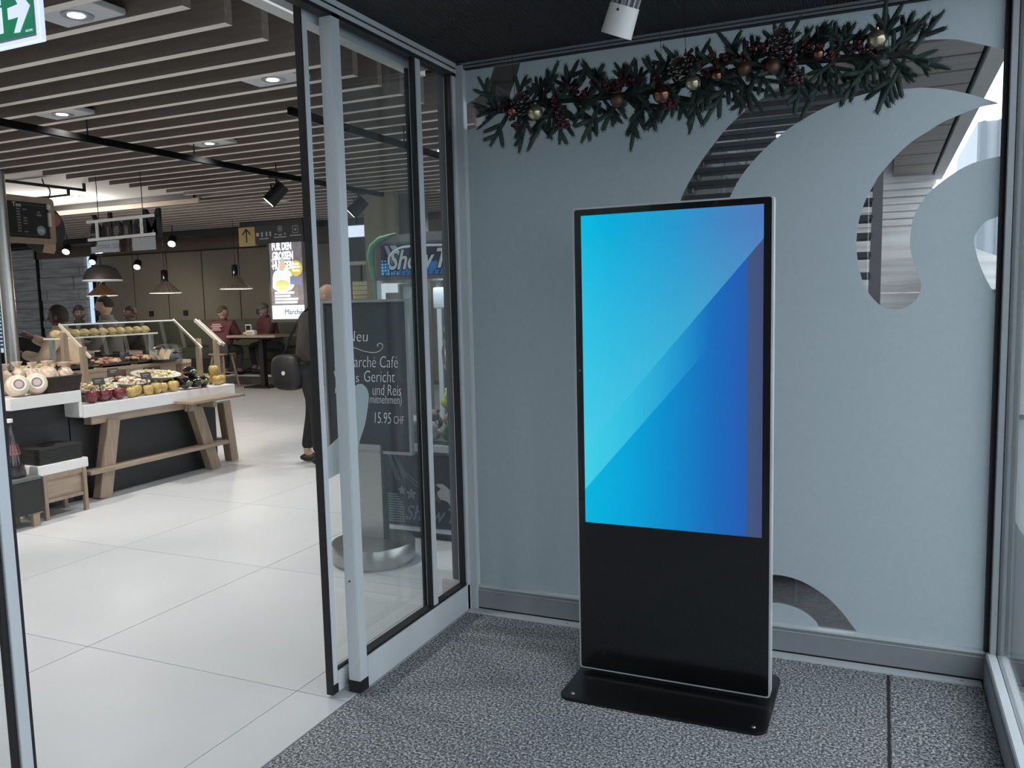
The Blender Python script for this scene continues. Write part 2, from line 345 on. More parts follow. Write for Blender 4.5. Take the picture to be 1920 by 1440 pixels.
MB().box(-.104, -.09, -2.33, -2.316, .105, 2.585).build('gasket', BLK, bpy.data.objects['door_2'])
# ---- floor tiles of the shop
def tile_mat():
    m = mat('pale stone tile', (200, 202, 203), .38, 0, .04, 1.3, spec=.4, bump=.015, bscale=300)
    return m
TILE = tile_mat()
sf = struct('floor', 'large pale stone tiles of the shop floor')
xs = [-.26 - 1.2 * i for i in range(16)]; ys = [-6.0 + .115 + 1.2075 * i for i in range(15)]
tile_me = MB().box(0, 1.196, 0, 1.2035, -.02, 0).mesh('floor_tile', TILE)
for i, x in enumerate(xs):
    for y in ys:
        if y > 9.5 or x - 1.2 < -15: continue
        if -x > 9.8 + y * .8: continue
        link('floor_tile', tile_me, sf, (x - 1.198, y + .002, 0))
edge_me = MB().box(0, .238, 0, 1.2035, -.02, 0).mesh('floor_tile', TILE)
for y in ys: link('floor_tile', edge_me, sf, (-.258, y + .002, 0))
MB().box(-21, -.016, -6.2, 13, -.05, -.021).build('grout_bed', mat('grey grout', (128, 128, 128), .9), sf)
MB().box(-21, -9.9, -1, 13, -.02, -.001).build('far_floor', TILE, sf)
MB().box(-9.9, -.02, 10.6, 13, -.02, -.001).build('far_floor', TILE, sf)
# ================================================================== SHOP SHELL
BAF = mat('shaded baffle wood', (130, 118, 110), .65, 0, .14, 5, stretch=(.6, 8, 8), bump=.04)
BAFE = mat('bounce lit baffle wood', (232, 224, 217), .6, 0, .05, 5, stretch=(.6, 8, 8))  # same wood as the sides: paler for floor bounce, sides darker for shade
DARK = mat('black void ceiling', (12, 12, 12), .9)
sc_ = struct('ceiling', 'shop ceiling of timber baffles, undersides coloured pale for floor bounce light')
MB().box(-21, -.42, -5, 13, 3.62, 3.7).build('ceiling_slab', DARK, sc_)
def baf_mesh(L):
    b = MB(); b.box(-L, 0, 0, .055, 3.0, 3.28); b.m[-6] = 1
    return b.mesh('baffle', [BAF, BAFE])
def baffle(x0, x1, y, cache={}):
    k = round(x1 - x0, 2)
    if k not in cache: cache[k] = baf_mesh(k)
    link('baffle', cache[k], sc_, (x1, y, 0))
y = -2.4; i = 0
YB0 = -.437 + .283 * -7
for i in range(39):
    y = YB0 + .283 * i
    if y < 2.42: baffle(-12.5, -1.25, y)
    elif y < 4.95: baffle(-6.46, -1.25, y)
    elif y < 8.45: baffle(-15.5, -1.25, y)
# pale dropped ceiling with round lights, left of the baffles
wcl = struct('ceiling', 'pale dropped ceiling over the serving counter')
MB().box(-16, -6.5, 2.5, 4.86, 3.06, 3.1).build('ceiling_board', PAINTW, wcl)
MB().box(-16, -6.5, 4.86, 4.9, 2.99, 3.1).build('ceiling_edge', BLKM, wcl)
MB().box(-14, -6.7, 2.95, 2.97, 3.05, 3.061).build('joint', mat('joint grey', (150, 148, 144), .8), wcl)
MB().box(-12.5, -6.48, 4.93, 4.955, 2.93, 3.25).build('lit_baffle_face', mat('lit baffle face', (176, 158, 138), .6, 0, .14, 4, stretch=(.5, 6, 6)), sc_)  # first baffle behind the opening, its lit face put into a lighter colour
LAMPW = mat('lit lamp disc', (255, 250, 240), .5, emit=6.0, ecol=(255, 244, 226))
LAMPC = mat('cool lit lamp', (255, 255, 255), .5, emit=7.0, ecol=(235, 244, 255))
LAMPD = mat('dim lamp ring', (235, 238, 235), .5, emit=1.2)
# ---- recessed downlight boxes between baffles
for k, (x, y, lab) in enumerate([(-1.83, -.551, 'recessed downlight panel nearest the green exit sign'), (-3.78, .864, 'recessed downlight panel above the bread end of the counter'),
                               (-1.79, .864, 'recessed downlight panel nearest the open door leaf'), (-3.7, 2.279, 'recessed downlight panel above the black track rail'),
        (-1.75, -1.966, 'added fill downlight panel behind the exit sign'), (-3.9, -1.4, 'added fill downlight panel left of the exit sign'), (-6.2, .015, 'added fill downlight panel above the tea menu board'), (-2.1, 3.694, 'added fill downlight panel behind the short track rail'), (-6.1, 5.958, 'added fill downlight panel over the middle aisle'), (-3.4, 6.241, 'added fill downlight panel behind the claw machine')]):  # fill downlights on this line are added to brighten the shop floor
    t = thing('recessed_downlight', lab, 'ceiling light', (x, y, 3.012), group='recessed downlights between the baffles')
    MB().box(-.21, .21, -.112, .112, 0, .03).build('panel', mat('grey luminaire panel', (200, 203, 205), .5), t, bevel=.004)
    MB().lathe([(.045, -.001), (.075, -.006), (.078, 0)], 24).build('ring', ALUD, t, smooth=True)
    MB().cyl((-.01, 0, -.003), (-.01, 0, .002), .04, n=20).build('lamp', LAMPC, t)
    L = bpy.data.lights.new('downlight', 'SPOT'); L.energy = 120; L.color = (1.0, .985, .97); L.spot_size = R(128); L.spot_blend = .8; L.shadow_soft_size = .09
    lo = bpy.data.objects.new('downlight', L); COL.objects.link(lo); lo.location = (0, 0, -.02); lo.parent = t
for (x, y, lab) in [(-8.1, 4.3, 'round ceiling light right of the pair in the pale ceiling'), (-9.1, 4.28, 'round ceiling light left of the pair in the pale ceiling')]:
    t = thing('round_ceiling_light', lab, 'ceiling light', (x, y, 3.06), group='round ceiling lights')
    MB().lathe([(.16, -.01), (.175, -.012), (.18, 0)], 28).build('rim', WHITE, t, smooth=True)
    MB().cyl((0, 0, -.011), (0, 0, -.002), .16, n=28).build('lamp', LAMPW, t)
    L = bpy.data.lights.new('ceiling lamp', 'POINT'); L.energy = 45; L.color = (1, .93, .87); L.shadow_soft_size = .15
    lo = bpy.data.objects.new('ceiling lamp', L); COL.objects.link(lo); lo.location = (0, 0, -.18); lo.parent = t
# ---- track rails
def track(x, y0, y1, lab):
    t = thing('track_rail', lab, 'light track', (x, y0, 2.9), group='black light tracks')
    MB().box(-.02, .02, 0, y1 - y0, -.05, 0).build('rail', mat('matt black track', (16, 15, 15), .9, 0, .1, spec=.1), t, bevel=.003)
    MB().box(-.022, -.018, 0, y1 - y0, -.052, -.049).build('rail_lip', ALUD, t)
    k = .4
    while k < y1 - y0: MB().cyl((0, k, 0), (0, k, .2), .006, n=8).build('hanger', BLKM, t); k += 1.1
    return t
track(-3.82, -1.5, 5.28, 'long black track rail carrying a spotlight over the counter')
track(-1.88, 1.12, 3.6, 'short black track rail seen through the glass screen')
def spot(name, loc, aim, lab, energy=0, sz=.075):
    t = thing(name, lab, 'spotlight', loc, group='black track spotlights')
    MB().box(-.03, .03, -.09, .09, -.02, 0).cyl((0, 0, -.02), (0, 0, -.09), .012, n=10).build('adapter', BLKM, t)
    d = Vector(aim).normalized(); c = Vector((0, 0, -.16))
    MB().cyl(c - d * .1, c + d * .13, sz * .92, sz, n=20).build('housing', BLKM, t, smooth=True)
    MB().bar(c + Vector((0, -sz - .01, .08)), c + Vector((0, -sz - .01, -.02)), .02, .006).bar(c + Vector((0, sz + .01, .08)), c + Vector((0, sz + .01, -.02)), .02, .006).bar(c + Vector((0, -sz - .015, .08)), c + Vector((0, sz + .015, .08)), .02, .006).build('bracket', BLKM, t)
    MB().cyl(c + d * .122, c + d * .1315, sz * .8, n=20).build('lens', LAMPD if not energy else LAMPW, t)
    if energy:
        L = bpy.data.lights.new('track spot', 'SPOT'); L.energy = energy; L.color = (1, .92, .83); L.spot_size = R(75); L.spot_blend = .6; L.shadow_soft_size = .05
        lo = bpy.data.objects.new('track spot', L); COL.objects.link(lo); lo.parent = t; lo.location = c + d * .15
        lo.rotation_euler = d.to_track_quat('-Z', 'Y').to_euler()
    return t
spot('track_spotlight', (-3.82, 3.3, 2.85), (-.45, -.35, -.6), 'black spotlight hanging from the long track over the counter', 160)
spot('track_spotlight', (-3.82, 4.75, 2.85), (-.5, -.3, -.55), 'black spotlight at the far end of the long track', 160)
spot('track_spotlight', (-3.82, -1.2, 2.85), (-.1, .75, -.7), 'added unseen spotlight on the long track aimed at the bread display', 160)  # out of view, added to throw light on the bread
# ---- outer walls
wsh = struct('wall_north', 'far shop wall of olive panels above green upholstery')
OL = mat('olive wall panel', (116, 109, 96), .7, 0, .05, 2, bump=.02)
pan_me = MB().box(.012, 1.038, 0, .03, 0, 1.52).mesh('wall_panel', OL, bevel=.004)
YW = 10.5
MB().box(-21, -.2, YW + .03, YW + .2, 0, 3.7).build('wall_core', mat('dark gap', (28, 26, 22), .8), wsh)
for i in range(9): link('wall_panel', pan_me, wsh, (-7.75 - 1.05 * (i + 1), YW, 1.26))
MB().box(-17.3, -7.75, YW - .06, YW + .03, .55, 1.26).build('upholstery', mat('green bench fabric', (92, 94, 78), .9, 0, .12, 20, bump=.1), wsh)
MB().box(-7.7, -3.4, YW - .02, YW + .03, 0, 3.4).build('beige_wall', mat('beige wall', (150, 140, 122), .8, 0, .03), wsh)
# stone clad pillar wall left
STN = mat('grey stone plank', (160, 161, 163), .85, 0, .3, 3, stretch=(.5, 1, 6), bump=.3, bscale=8)
sw = struct('wall_west', 'grey rough stone plank wall at the far left')
yy = .9
r2 = random.Random(3)
while yy < 3.0:
    h = r2.choice((.18, .22, .26, .3)); x = -18.15
    while x < -15.35:
        w = min(r2.uniform(.9, 1.6), -15.33 - x)
        MB().box(x + .005, x + w - .005, 10.28 - r2.uniform(0, .04), 10.45, yy + .004, min(yy + h, 3.05) - .004).build('stone_plank', STN, sw, bevel=.006); x += w
    yy += h
MB().box(-18.2, -15.3, 10.4, 10.5, 0, 3.1).build('wall_core', mat('dark mortar', (46, 46, 48), .9), sw)
MB().box(-16.95, -16.9, 10.2, 10.26, .9, 3.0).build('black_post', BLKM, sw)
MB().box(-21, -20.9, -6, 11, 0, 3.7).build('side_wall', mat('yellow beige wall', (150, 140, 104), .8), sw)
MB().box(-9.8, -9.7, -6, -1.6, 0, 3.7).build('side_wall', mat('yellow beige wall', (150, 140, 104), .8), sw)
WINL = mat('bright window pane', (190, 214, 232), .3, emit=.85, ecol=(190, 220, 245))
t = struct('window_1', 'tall bright window with blinds beside the steel column')
MB().box(-18.85, -18.25, 10.44, 10.46, .5, 2.95).build('pane', WINL, t)
for k in range(12): MB().box(-18.85, -18.25, 10.40, 10.43, .62 + .1 * k, .69 + .1 * k).build('blind_slat', mat('blind slat', (150, 170, 186), .6), t)
MB().box(-18.9, -18.85, 10.38, 10.47, .5, 3).box(-18.25, -18.2, 10.38, 10.47, .5, 3).build('frame', ALUD, t)
t = struct('window_2', 'narrow bright window strip at the end of the stone wall')
MB().box(-15.3, -15.16, 10.3, 10.33, 1.1, 2.85).build('pane', WINL, t); MB().box(-15.14, -15.1, 10.28, 10.34, 1, 2.9).build('frame', BLKM, t)
# dark bulkhead under the far baffles, with a lit timber strip
MB().box(-17, -1.3, 8.5, 8.62, 2.9, 3.35).build('black_soffit', BLKM, wsh)
MB().box(-17, -7.75, 10.2, 10.48, 2.79, 3.1).build('panel_head', mat('brown head board', (92, 78, 68), .7), wsh)
duct = thing('ceiling_duct', 'dark square ventilation duct under the far ceiling', 'duct', (-11, 9.4, 2.98))
MB().box(-4, 2.6, -.3, .3, 0, .3).build('duct_body', mat('dark duct', (58, 54, 52), .6), duct, bevel=.01)
for k in range(7): MB().box(-3.8 + .92 * k, -3.74 + .92 * k, -.31, .31, -.01, .31).build('flange', mat('duct flange', (110, 102, 98), .5), duct)
# shop side walls toward the street, not seen
MB().box(-9.8, -.15, -6.1, -6, 0, 3.7).build('rear_wall', PAINTW, wsh)
# glazed partition from the vestibule corner back
pg = struct('window_3', 'glass partition between shop and stair yard')
for y0, y1 in ((.2, 2.6), (2.65, 5.1), (5.15, 7.6), (7.65, 10.4)):
    MB().box(-.1, -.09, y0, y1, .1, 3.1).build('pane', GLASSD, pg)
    MB().box(-.13, -.06, y1, y1 + .05, 0, 3.3).build('mullion', ALUD, pg)
MB().box(-.13, -.06, .2, 10.4, 0, .1).box(-.13, -.06, .2, 10.4, 3.1, 3.4).build('rail', ALUD, pg)
col = struct('trim_1', 'dark grey corner column with a pale base box')
MB().box(-.135, -.062, .045, .16, .12, 3.0).build('column', mat('dark grey column', (84, 85, 89), .5, .1), col, bevel=.004)
MB().box(-.19, -.062, .03, .19, 0, .12).build('column_base', mat('pale base', (190, 186, 184), .6), col, bevel=.004)
# ================================================================== STAIR YARD OUTSIDE
CONC = mat('board marked concrete', (208, 209, 209), .85, 0, .18, 2.2, stretch=(.35, .35, 7), bump=.25, bscale=6)
SOFB = mat('soffit board', (122, 116, 112), .75, 0, .12, 3, stretch=(.4, 4, 4), bump=.05)
DST = mat('dark steel tread', (48, 52, 56), .6, .3, .1)
gr = struct('ground', 'pale paved yard outside the glass walls', MB().box(-.05, 60, -40, 60, -.3, -.06).mesh('ground', mat('pale paving', (170, 174, 176), .9, 0, .08, .6)))
struct('ground', 'dark gravel strip under the outdoor stair', MB().box(-.05, 2.7, .1, 10, -.06, -.01).mesh('ground', mat('dark gravel', (70, 71, 73), .95, 0, .25, 30, bump=.4)))
st = thing('open_stair', 'open dark steel staircase seen through the clear swirls', 'stairs', (.9, .95, 0))
tread_me = MB().box(-.9, .87, -.04, .24, -.055, 0).mesh('tread', DST, bevel=.006)
for k in range(1, 27):
    z = .17 * k; y = .28 * (k - 1)
    link('tread', tread_me, st, (0, y, z - .01))
for x, w in ((-.93, .03), (.86, .085)):
    MB().add([(x, -.15, 0), (x, .25, 0), (x, 7.4, 4.38), (x, 7.4, 4.72), (x + w, -.15, 0), (x + w, .25, 0), (x + w, 7.4, 4.38), (x + w, 7.4, 4.72)],
             [(0, 1, 2, 3), (7, 6, 5, 4), (0, 4, 5, 1), (1, 5, 6, 2), (2, 6, 7, 3), (3, 7, 4, 0)]).build('stringer', DST, st)
for k in range(1, 27): MB().cyl((-.93, .28 * (k - 1) + .02, .17 * k - .09), (-.86, .28 * (k - 1) + .02, .17 * k - .09), .03, n=8).build('bracket', mat('steel bracket', (120, 124, 128), .5, .6), st)
sof = struct('roof', 'concrete canopy with dark joints over the stair')
ZS = 3.12
yj = [.1, .62, 1.1, 1.58, 2.06, 2.5, 2.95, 3.4, 3.85, 4.3, 4.75, 5.6, 6.5, 7.4, 8.3, 9.4]
for a, b in zip(yj[:-1], yj[1:]):
    x0 = -.05 if b < 3.5 else 1.95
    MB().box(x0, 2.44, a + .022, b - .022, ZS, ZS + .05).build('soffit_board', SOFB, sof, bevel=.004)
MB().box(-.05, 2.58, .06, 3.4, ZS + .05, ZS + .35).box(1.95, 2.58, 3.4, 10, ZS + .05, ZS + .35).build('canopy_slab', mat('dark joint void', (26, 26, 28), .9), sof)
MB().box(2.47, 2.6, .06, 10, ZS - .01, ZS + .4).build('fascia', mat('concrete fascia', (150, 148, 146), .8, 0, .08, 3, stretch=(1, .5, 1)), sof, bevel=.006)
yw = struct('wall_yard', 'board marked concrete wall behind the outdoor stair')
MB().box(-.05, 2.5, 9.45, 9.8, -.1, 1.5).build('wall_course', CONC, yw, bevel=.004)
MB().box(-.05, 2.46, 9.46, 9.8, 1.51, 3.0).build('wall_course', CONC, yw, bevel=.004)
for k in range(6): MB().box(-.05, 2.47, 9.42, 9.46, 2.45 + .1 * k, 2.53 + .1 * k).build('wall_lath', CONC, yw, bevel=.003)
MB().box(-.05, 2.5, 9.45, 9.8, 3.0, 5.6).build('wall_course', CONC, yw)
MB().box(-.05, 2.6, 6.8, 10, 5.4, 5.6).build('daylight_half_roof', SOFB, yw)  # roof shaped as a half cover to set the daylight on the wall
MB().box(-.2, -.06, .06, 10, 3.42, 5.6).build('shop_upper_wall', CONC, yw); MB().box(2.48, 2.58, 3.3, 10, ZS + .35, 5.4).build('upper_side_wall', CONC, yw); MB().box(-.05, 2.5, 3.3, 3.4, ZS + .35, 5.4).build('upper_front_wall', CONC, yw)
lb = thing('yard_lamp', 'small lit wall lamp above the outdoor stair', 'lamp', (.78, 6.4, 3.3))
MB().box(-.06, .06, -.02, .02, -.03, .03).build('housing', ALUD, lb); MB().box(-.05, .05, -.026, -.02, -.02, .02).build('lamp', LAMPC, lb)
# far pale ribbed building, railings and bank
fb = thing('ribbed_building', 'pale building with vertical ribs beyond the canopy', 'building', (7, 26, 0))
PALE = mat('pale cladding', (142, 150, 158), .7, 0, .03)
MB().box(-2.6, 9, 0, 8, 0, 6.6).build('wall', PALE, fb)
rib_me = MB().box(0, .12, -.12, 0, 0, 6.6).mesh('rib', mat('grey rib', (104, 114, 122), .6))
for k in range(22): link('rib', rib_me, fb, (-2.5 + .45 * k, 0, 0))
bw = thing('concrete_ramp', 'angled concrete ramp wall in the small right swirl', 'wall', (2.7, 8, 0))
MB().add([(0, 0, 0), (1.3, 0, 0), (1.3, 0, 1.55), (0, 0, 2.1), (0, 8, 0), (1.3, 8, 0), (1.3, 8, 1.55), (0, 8, 2.1)],
         [(0, 1, 2, 3), (7, 6, 5, 4), (0, 4, 5, 1), (1, 5, 6, 2), (2, 6, 7, 3), (3, 7, 4, 0)]).build('ramp_wall', CONC, bw)
MB().bar((0, -.02, 1.5), (1.25, -.02, 1.5), .04, .05).build('coping', DST, bw)
bk = struct('hill', 'brownish bank with bare shrubs beyond the yard', MB().sphere((9, 45, -2), 14, 8, 4.6, 20, 10).mesh('hill', mat('winter bank', (150, 142, 132), .95, 0, .3, 2, bump=.4, bscale=6)))
# ================================================================== DISPLAY STAND
def screen_mat():
    m = bpy.data.materials.new('lit blue screen'); m.use_nodes = True; nt = m.node_tree; n = nt.nodes; b = n['Principled BSDF']; L = nt.links.new
    tc = n.new('ShaderNodeTexCoord'); sp = n.new('ShaderNodeSeparateXYZ'); L(tc.outputs['Object'], sp.inputs[0])
    def M(op, a, c=0.0, d=0.0, clamp=False):
        k = n.new('ShaderNodeMath'); k.operation = op; k.use_clamp = clamp
        for i, x in enumerate((a, c, d)):
            if isinstance(x, (int, float)): k.inputs[i].default_value = x
            else: L(x, k.inputs[i])
        return k.outputs[0]
    def ramp(f, stops):
        c = n.new('ShaderNodeValToRGB'); e = c.color_ramp.elements
        e[0].position = stops[0][0]; e[0].color = lin(stops[0][1]) + (1,); e[1].position = stops[-1][0]; e[1].color = lin(stops[-1][1]) + (1,)
        for p, q in stops[1:-1]: k = e.new(p); k.color = lin(q) + (1,)
        L(f, c.inputs[0]); return c.outputs[0]
    def mix(f, a, c):
        k = n.new('ShaderNodeMix'); k.data_type = 'RGBA'; k.clamp_factor = True
        if isinstance(f, (int, float)): k.inputs[0].default_value = f
        else: L(f, k.inputs[0])
        for i, x in ((6, a), (7, c)):
            if isinstance(x, tuple): k.inputs[i].default_value = lin(x) + (1,)
            else: L(x, k.inputs[i])
        return k.outputs[2]
    u = M('DIVIDE', sp.outputs[0], .687); v = M('DIVIDE', sp.outputs[2], 1.217)
    d1 = M('SUBTRACT', sp.outputs[2], M('MULTIPLY_ADD', sp.outputs[0], 1.156, .302))
    d2 = M('SUBTRACT', sp.outputs[2], M('MULTIPLY_ADD', sp.outputs[0], 1.156, .134))
    up = M('GREATER_THAN', d1, 0); band = M('GREATER_THAN', d2, 0)
    top = ramp(u, [(0, (0, 186, 226)), (.2, (4, 172, 220)), (.55, (36, 152, 206)), (.8, (66, 134, 196)), (1, (80, 124, 190))])
    low = mix(M('MULTIPLY', M('SUBTRACT', .95, v), .8, clamp=True), top, (92, 218, 240))
    no = n.new('ShaderNodeTexNoise'); no.inputs['Scale'].default_value = 9; L(tc.outputs['Object'], no.inputs[0])
    uu = M('ADD', u, M('MULTIPLY', M('SUBTRACT', no.outputs[0], .5), .02))
    bot = ramp(uu, [(0, (0, 182, 224)), (.25, (0, 166, 220)), (.5, (8, 140, 206)), (.75, (24, 108, 188)), (.915, (36, 92, 180)), (.922, (62, 88, 130)), (1, (68, 78, 124))])
    bandc = mix(M('MULTIPLY', M('SUBTRACT', 1.0, M('DIVIDE', u, .72)), .62, clamp=True), bot, (80, 222, 238))
    out = mix(up, mix(band, bot, bandc), low)
    b.inputs['Base Color'].default_value = (.004, .004, .005, 1); b.inputs['Roughness'].default_value = .22; b.inputs['Specular IOR Level'].default_value = .12
    L(out, b.inputs['Emission Color']); b.inputs['Emission Strength'].default_value = .97
    return m
def rrect(x0, x1, y0, y1, r, k=5):
    pts = []
    for cx, cy, a0 in ((x1 - r, y0 + r, -90), (x1 - r, y1 - r, 0), (x0 + r, y1 - r, 90), (x0 + r, y0 + r, 180)):
        for i in range(k + 1): a = R(a0 + 90 * i / k); pts.append((cx + r * math.cos(a), cy + r * math.sin(a)))
    return pts
ks = thing('display_stand', 'tall black digital display stand with a glowing blue screen', 'display', (1.13, -.48, 0))
KB = mat('black glass front', (15, 16, 18), .16, 0, .1, spec=.55, coat=.3)
MB().prism(rrect(.752, 1.508, .03, 1.896, .014), 'y', -.5, -.45).wb('silver_frame', mat('polished silver edge', (205, 210, 214), .3, .25), ks, smooth=True)
MB().prism(rrect(.759, 1.501, .037, 1.889, .009), 'y', -.503, -.4995).wb('glass_front', KB, ks)
MB().prism(rrect(.758, 1.502, .036, 1.89, .01), 'y', -.4505, -.425).wb('rear_housing', BLKM, ks, bevel=.004)
o = MB().add([(0, 0, 0), (.687, 0, 0), (.687, 0, 1.217), (0, 0, 1.217), (0, .002, 0), (.687, .002, 0), (.687, .002, 1.217), (0, .002, 1.217)], [(0, 1, 2, 3), (7, 6, 5, 4), (0, 4, 5, 1), (1, 5, 6, 2), (2, 6, 7, 3), (3, 7, 4, 0)]).build('screen', screen_mat())
o.location = (.787, -.5045, .648); pinv(o, ks)
MB().prism(rrect(.742, 1.522, -.738, -.245, .045), 'z', 0, .012).wb('base_plate', mat('black powder coat', (16, 16, 18), .32, .1, .1, coat=.2), ks, bevel=.002)
MB().box(.8, 1.46, -.49, -.435, .012, .05).wb('neck', BLKM, ks)
for x, y in ((.79, -.695), (1.475, -.7)): MB().lathe([(0, .004), (.006, .0035), (.008, .001), (.008, 0)], 12, (x, y, .012)).wb('screw', STEEL, ks, smooth=True)
MB().cyl((.772, -.5035, 1.262), (.772, -.5028, 1.262), .0025, n=8).wb('sensor', ALU, ks)
# ================================================================== GARLAND
GREEN = mat('fir needle green', (54, 68, 63), .7, 0, .35, 30, spec=.25)
RED = mat('dark red berry', (56, 15, 22), .4, 0, .3, 40)
r3 = random.Random(11)
def finger(b, p, d, L, nl=.025, wd=1.0):
    p = Vector(p); d = Vector(d).normalized(); a = d.orthogonal().normalized(); c = d.cross(a)
    b.tube([p, p + d * L * .12, p + d * L * .5, p + d * L * .9, p + d * L], [.004, .0085, .0085, .0075, .003], 7)
    k = int(L / .00085)
    for i in range(k):
        t = (i + .5) / k; th = i * 2.4 + r3.uniform(-.3, .3); o = p + d * (L * t)
        n = (a * math.cos(th) + c * math.sin(th)); q = o + (n * .8 + d * .62) * nl * (1 - .25 * t) * r3.uniform(.85, 1.1) * wd
        s_ = d.cross(n) * .0017; b.add([o - s_, o + s_, q], [(0, 1, 2)])
def branch_mesh(v):
    b = MB(); finger(b, (0, 0, 0), (1, 0, 0), .135 + .02 * v)
    for t, s_, L in ((.35, 1, .075), (.5, -1, .07), (.72, 1, .05)):
        finger(b, (.13 * t, 0, 0), (.75, .62 * s_, r3.uniform(-.25, .25)), L)
    return b.mesh('fir_branch', GREEN)
BR = [branch_mesh(v) for v in range(3)]
def gpath(t): return Vector((.37 + 1.57 * t, -.42 + .02 * math.sin(7 * t), 2.33 + .035 * (t - .3) + .012 * math.sin(11 * t)))
ga = thing('christmas_garland', 'fir garland with red berries and baubles hung before the frosted wall', 'garland', tuple(gpath(.5)))
MB().tube([gpath(i / 24) for i in range(25)], .013, 8).wb('core', mat('dark bark', (38, 36, 32), .9), ga)
GI = Vector(gpath(.5))
nb = 104
for i in range(nb):
    t = (i + .5) / nb; p = gpath(t)
    th = i * 2.399; s_ = -1 if i % 4 else 1
    if t < .04: s_ = -1
    ax = Vector((s_ * (-.55 if t < .5 else -.55), math.cos(th) * .55, math.sin(th) * .9)).normalized()
    if t > .95: ax = Vector((.75, .2 * math.cos(th), math.sin(th))).normalized()
    if t < .05: ax = Vector((-.95, .3 * math.cos(th), .6 * math.sin(th))).normalized()
    sc = r3.uniform(.8, 1.1)
    q = ax.to_track_quat('X', 'Z').to_matrix().to_4x4() @ Matrix.Rotation(r3.uniform(0, 6.28), 4, 'X') @ Matrix.Scale(sc * (.7 if t < .06 else 1), 4)
    o = bpy.data.objects.new('fir_branch', BR[i % 3]); COL.objects.link(o); o.parent = ga; o.matrix_local = Matrix.Translation(p - GI) @ q
HANG = [(.05, -.2), (.1, .1), (.16, -.1), (.2, .2), (.3, -.1), (.4, .15), (.47, -.15), (.55, .1), (.62, -.2), (.68, -.1), (.78, .2), (.83, -.15), (.9, -.1), (.96, .1), (.985, -.15)]
for k, (t, lean) in enumerate(HANG):
    p = gpath(t); ax = Vector((-.35 + lean, -.25 + .3 * (k % 2), -1)).normalized()
    q = ax.to_track_quat('X', 'Y').to_matrix().to_4x4() @ Matrix.Rotation(k * .7, 4, 'X') @ Matrix.Scale(1.1, 4)
    o = bpy.data.objects.new('fir_branch', BR[k % 3]); COL.objects.link(o); o.parent = ga; o.matrix_local = Matrix.Translation(p - GI + Vector((0, 0, -.02))) @ q
for k, (t, lean) in enumerate([(.02, -.4), (.33, -.7), (.42, -.6), (.5, -.5), (.66, -.6), (.73, -.1), (.88, -.6), (.94, .05), (.97, .3)]):
    p = gpath(t); ax = Vector((lean, -.2, .8)).normalized()
    q = ax.to_track_quat('X', 'Y').to_matrix().to_4x4() @ Matrix.Rotation(k * 1.1, 4, 'X') @ Matrix.Scale(1.0, 4)
    o = bpy.data.objects.new('fir_branch', BR[(k + 1) % 3]); COL.objects.link(o); o.parent = ga; o.matrix_local = Matrix.Translation(p - GI) @ q
def berry_mesh(seed):
    b = MB(); rr = random.Random(seed)
    for i in range(34):
        x = rr.uniform(-.055, .055); a = rr.uniform(0, 6.28); r = rr.uniform(.004, .02)
        b.sphere((x, r * math.cos(a), r * math.sin(a)), rr.uniform(.0055, .0085), nu=7, nv=5)
    return b.mesh('berry_cluster', RED, smooth=True)
BM = [berry_mesh(1), berry_mesh(2)]
for k, (t, dz, dy, rx) in enumerate([(.075, -.05, -.05, .9), (.2, -.06, -.05, 1.2), (.25, .02, -.06, .3), (.33, .03, -.06, .1), (.4, .03, -.06, .2), (.47, -.03, -.06, 1.0), (.56, .04, -.06, .7), (.62, .03, -.06, .2), (.7, .045, -.06, .1), (.76, -.03, -.07, 1.3), (.82, .02, -.06, .4), (.9, .02, -.06, .3)]):
    o = bpy.data.objects.new('berry_cluster', BM[k % 2]); COL.objects.link(o); o.parent = ga
    o.matrix_local = Matrix.Translation(gpath(t) - GI + Vector((0, dy, dz))) @ Matrix.Rotation(rx, 4, 'Y') @ Matrix.Scale(1.15, 4)
COP = mat('copper bauble', (120, 82, 74), .14, .9, .05); GLD = mat('pale gold bauble', (160, 154, 130), .2, .8, .05); BRZ = mat('matt bronze bauble', (84, 64, 54), .45, .6, .08)
for k, (t, dz, r, mt) in enumerate([(.085, -.035, .02, COP), (.145, -.055, .031, GLD), (.36, -.035, .026, BRZ), (.472, -.04, .034, COP), (.545, -.025, .028, GLD), (.6, -.02, .022, COP), (.72, -.03, .028, BRZ), (.815, .0, .02, COP), (.93, .035, .03, GLD), (.66, -.02, .025, BRZ)]):
    b = MB().sphere((0, 0, 0), r, nu=20, nv=14); b.cyl((0, 0, r * .95), (0, 0, r * 1.18), r * .25, n=10)
    o = b.build('bauble', mt, ga, smooth=True); o.location = gpath(t) - GI + Vector((0, -.085, dz))
def cone_mesh():
    b = MB(); dk = 0
    for lv in range(7):
        for j in range(8):
            a = j * .785 + lv * .4; r = .03 * math.sin(.4 + lv * .38); z = -.035 + lv * .011
            c = Vector((r * math.cos(a), r * math.sin(a), z)); o = Vector((math.cos(a), math.sin(a), .35)) * .014
            s_ = Vector((-math.sin(a), math.cos(a), 0)) * .008; up = Vector((0, 0, .004))
            b.add([c - s_, c + s_, c + o + s_ * .8 + up, c + o - s_ * .8 + up], [(0, 1, 2, 3)], 0)
            b.add([c + o * .85 - s_ * .8 + up * 1.3, c + o * .85 + s_ * .8 + up * 1.3, c + o * 1.1 + s_ * .5 + up, c + o * 1.1 - s_ * .5 + up], [(0, 1, 2, 3)], 1)
    return b.mesh('pine_cone', [mat('pine cone brown', (40, 28, 26), .8), mat('frosted cone tip', (170, 168, 168), .7)])
CM = cone_mesh()
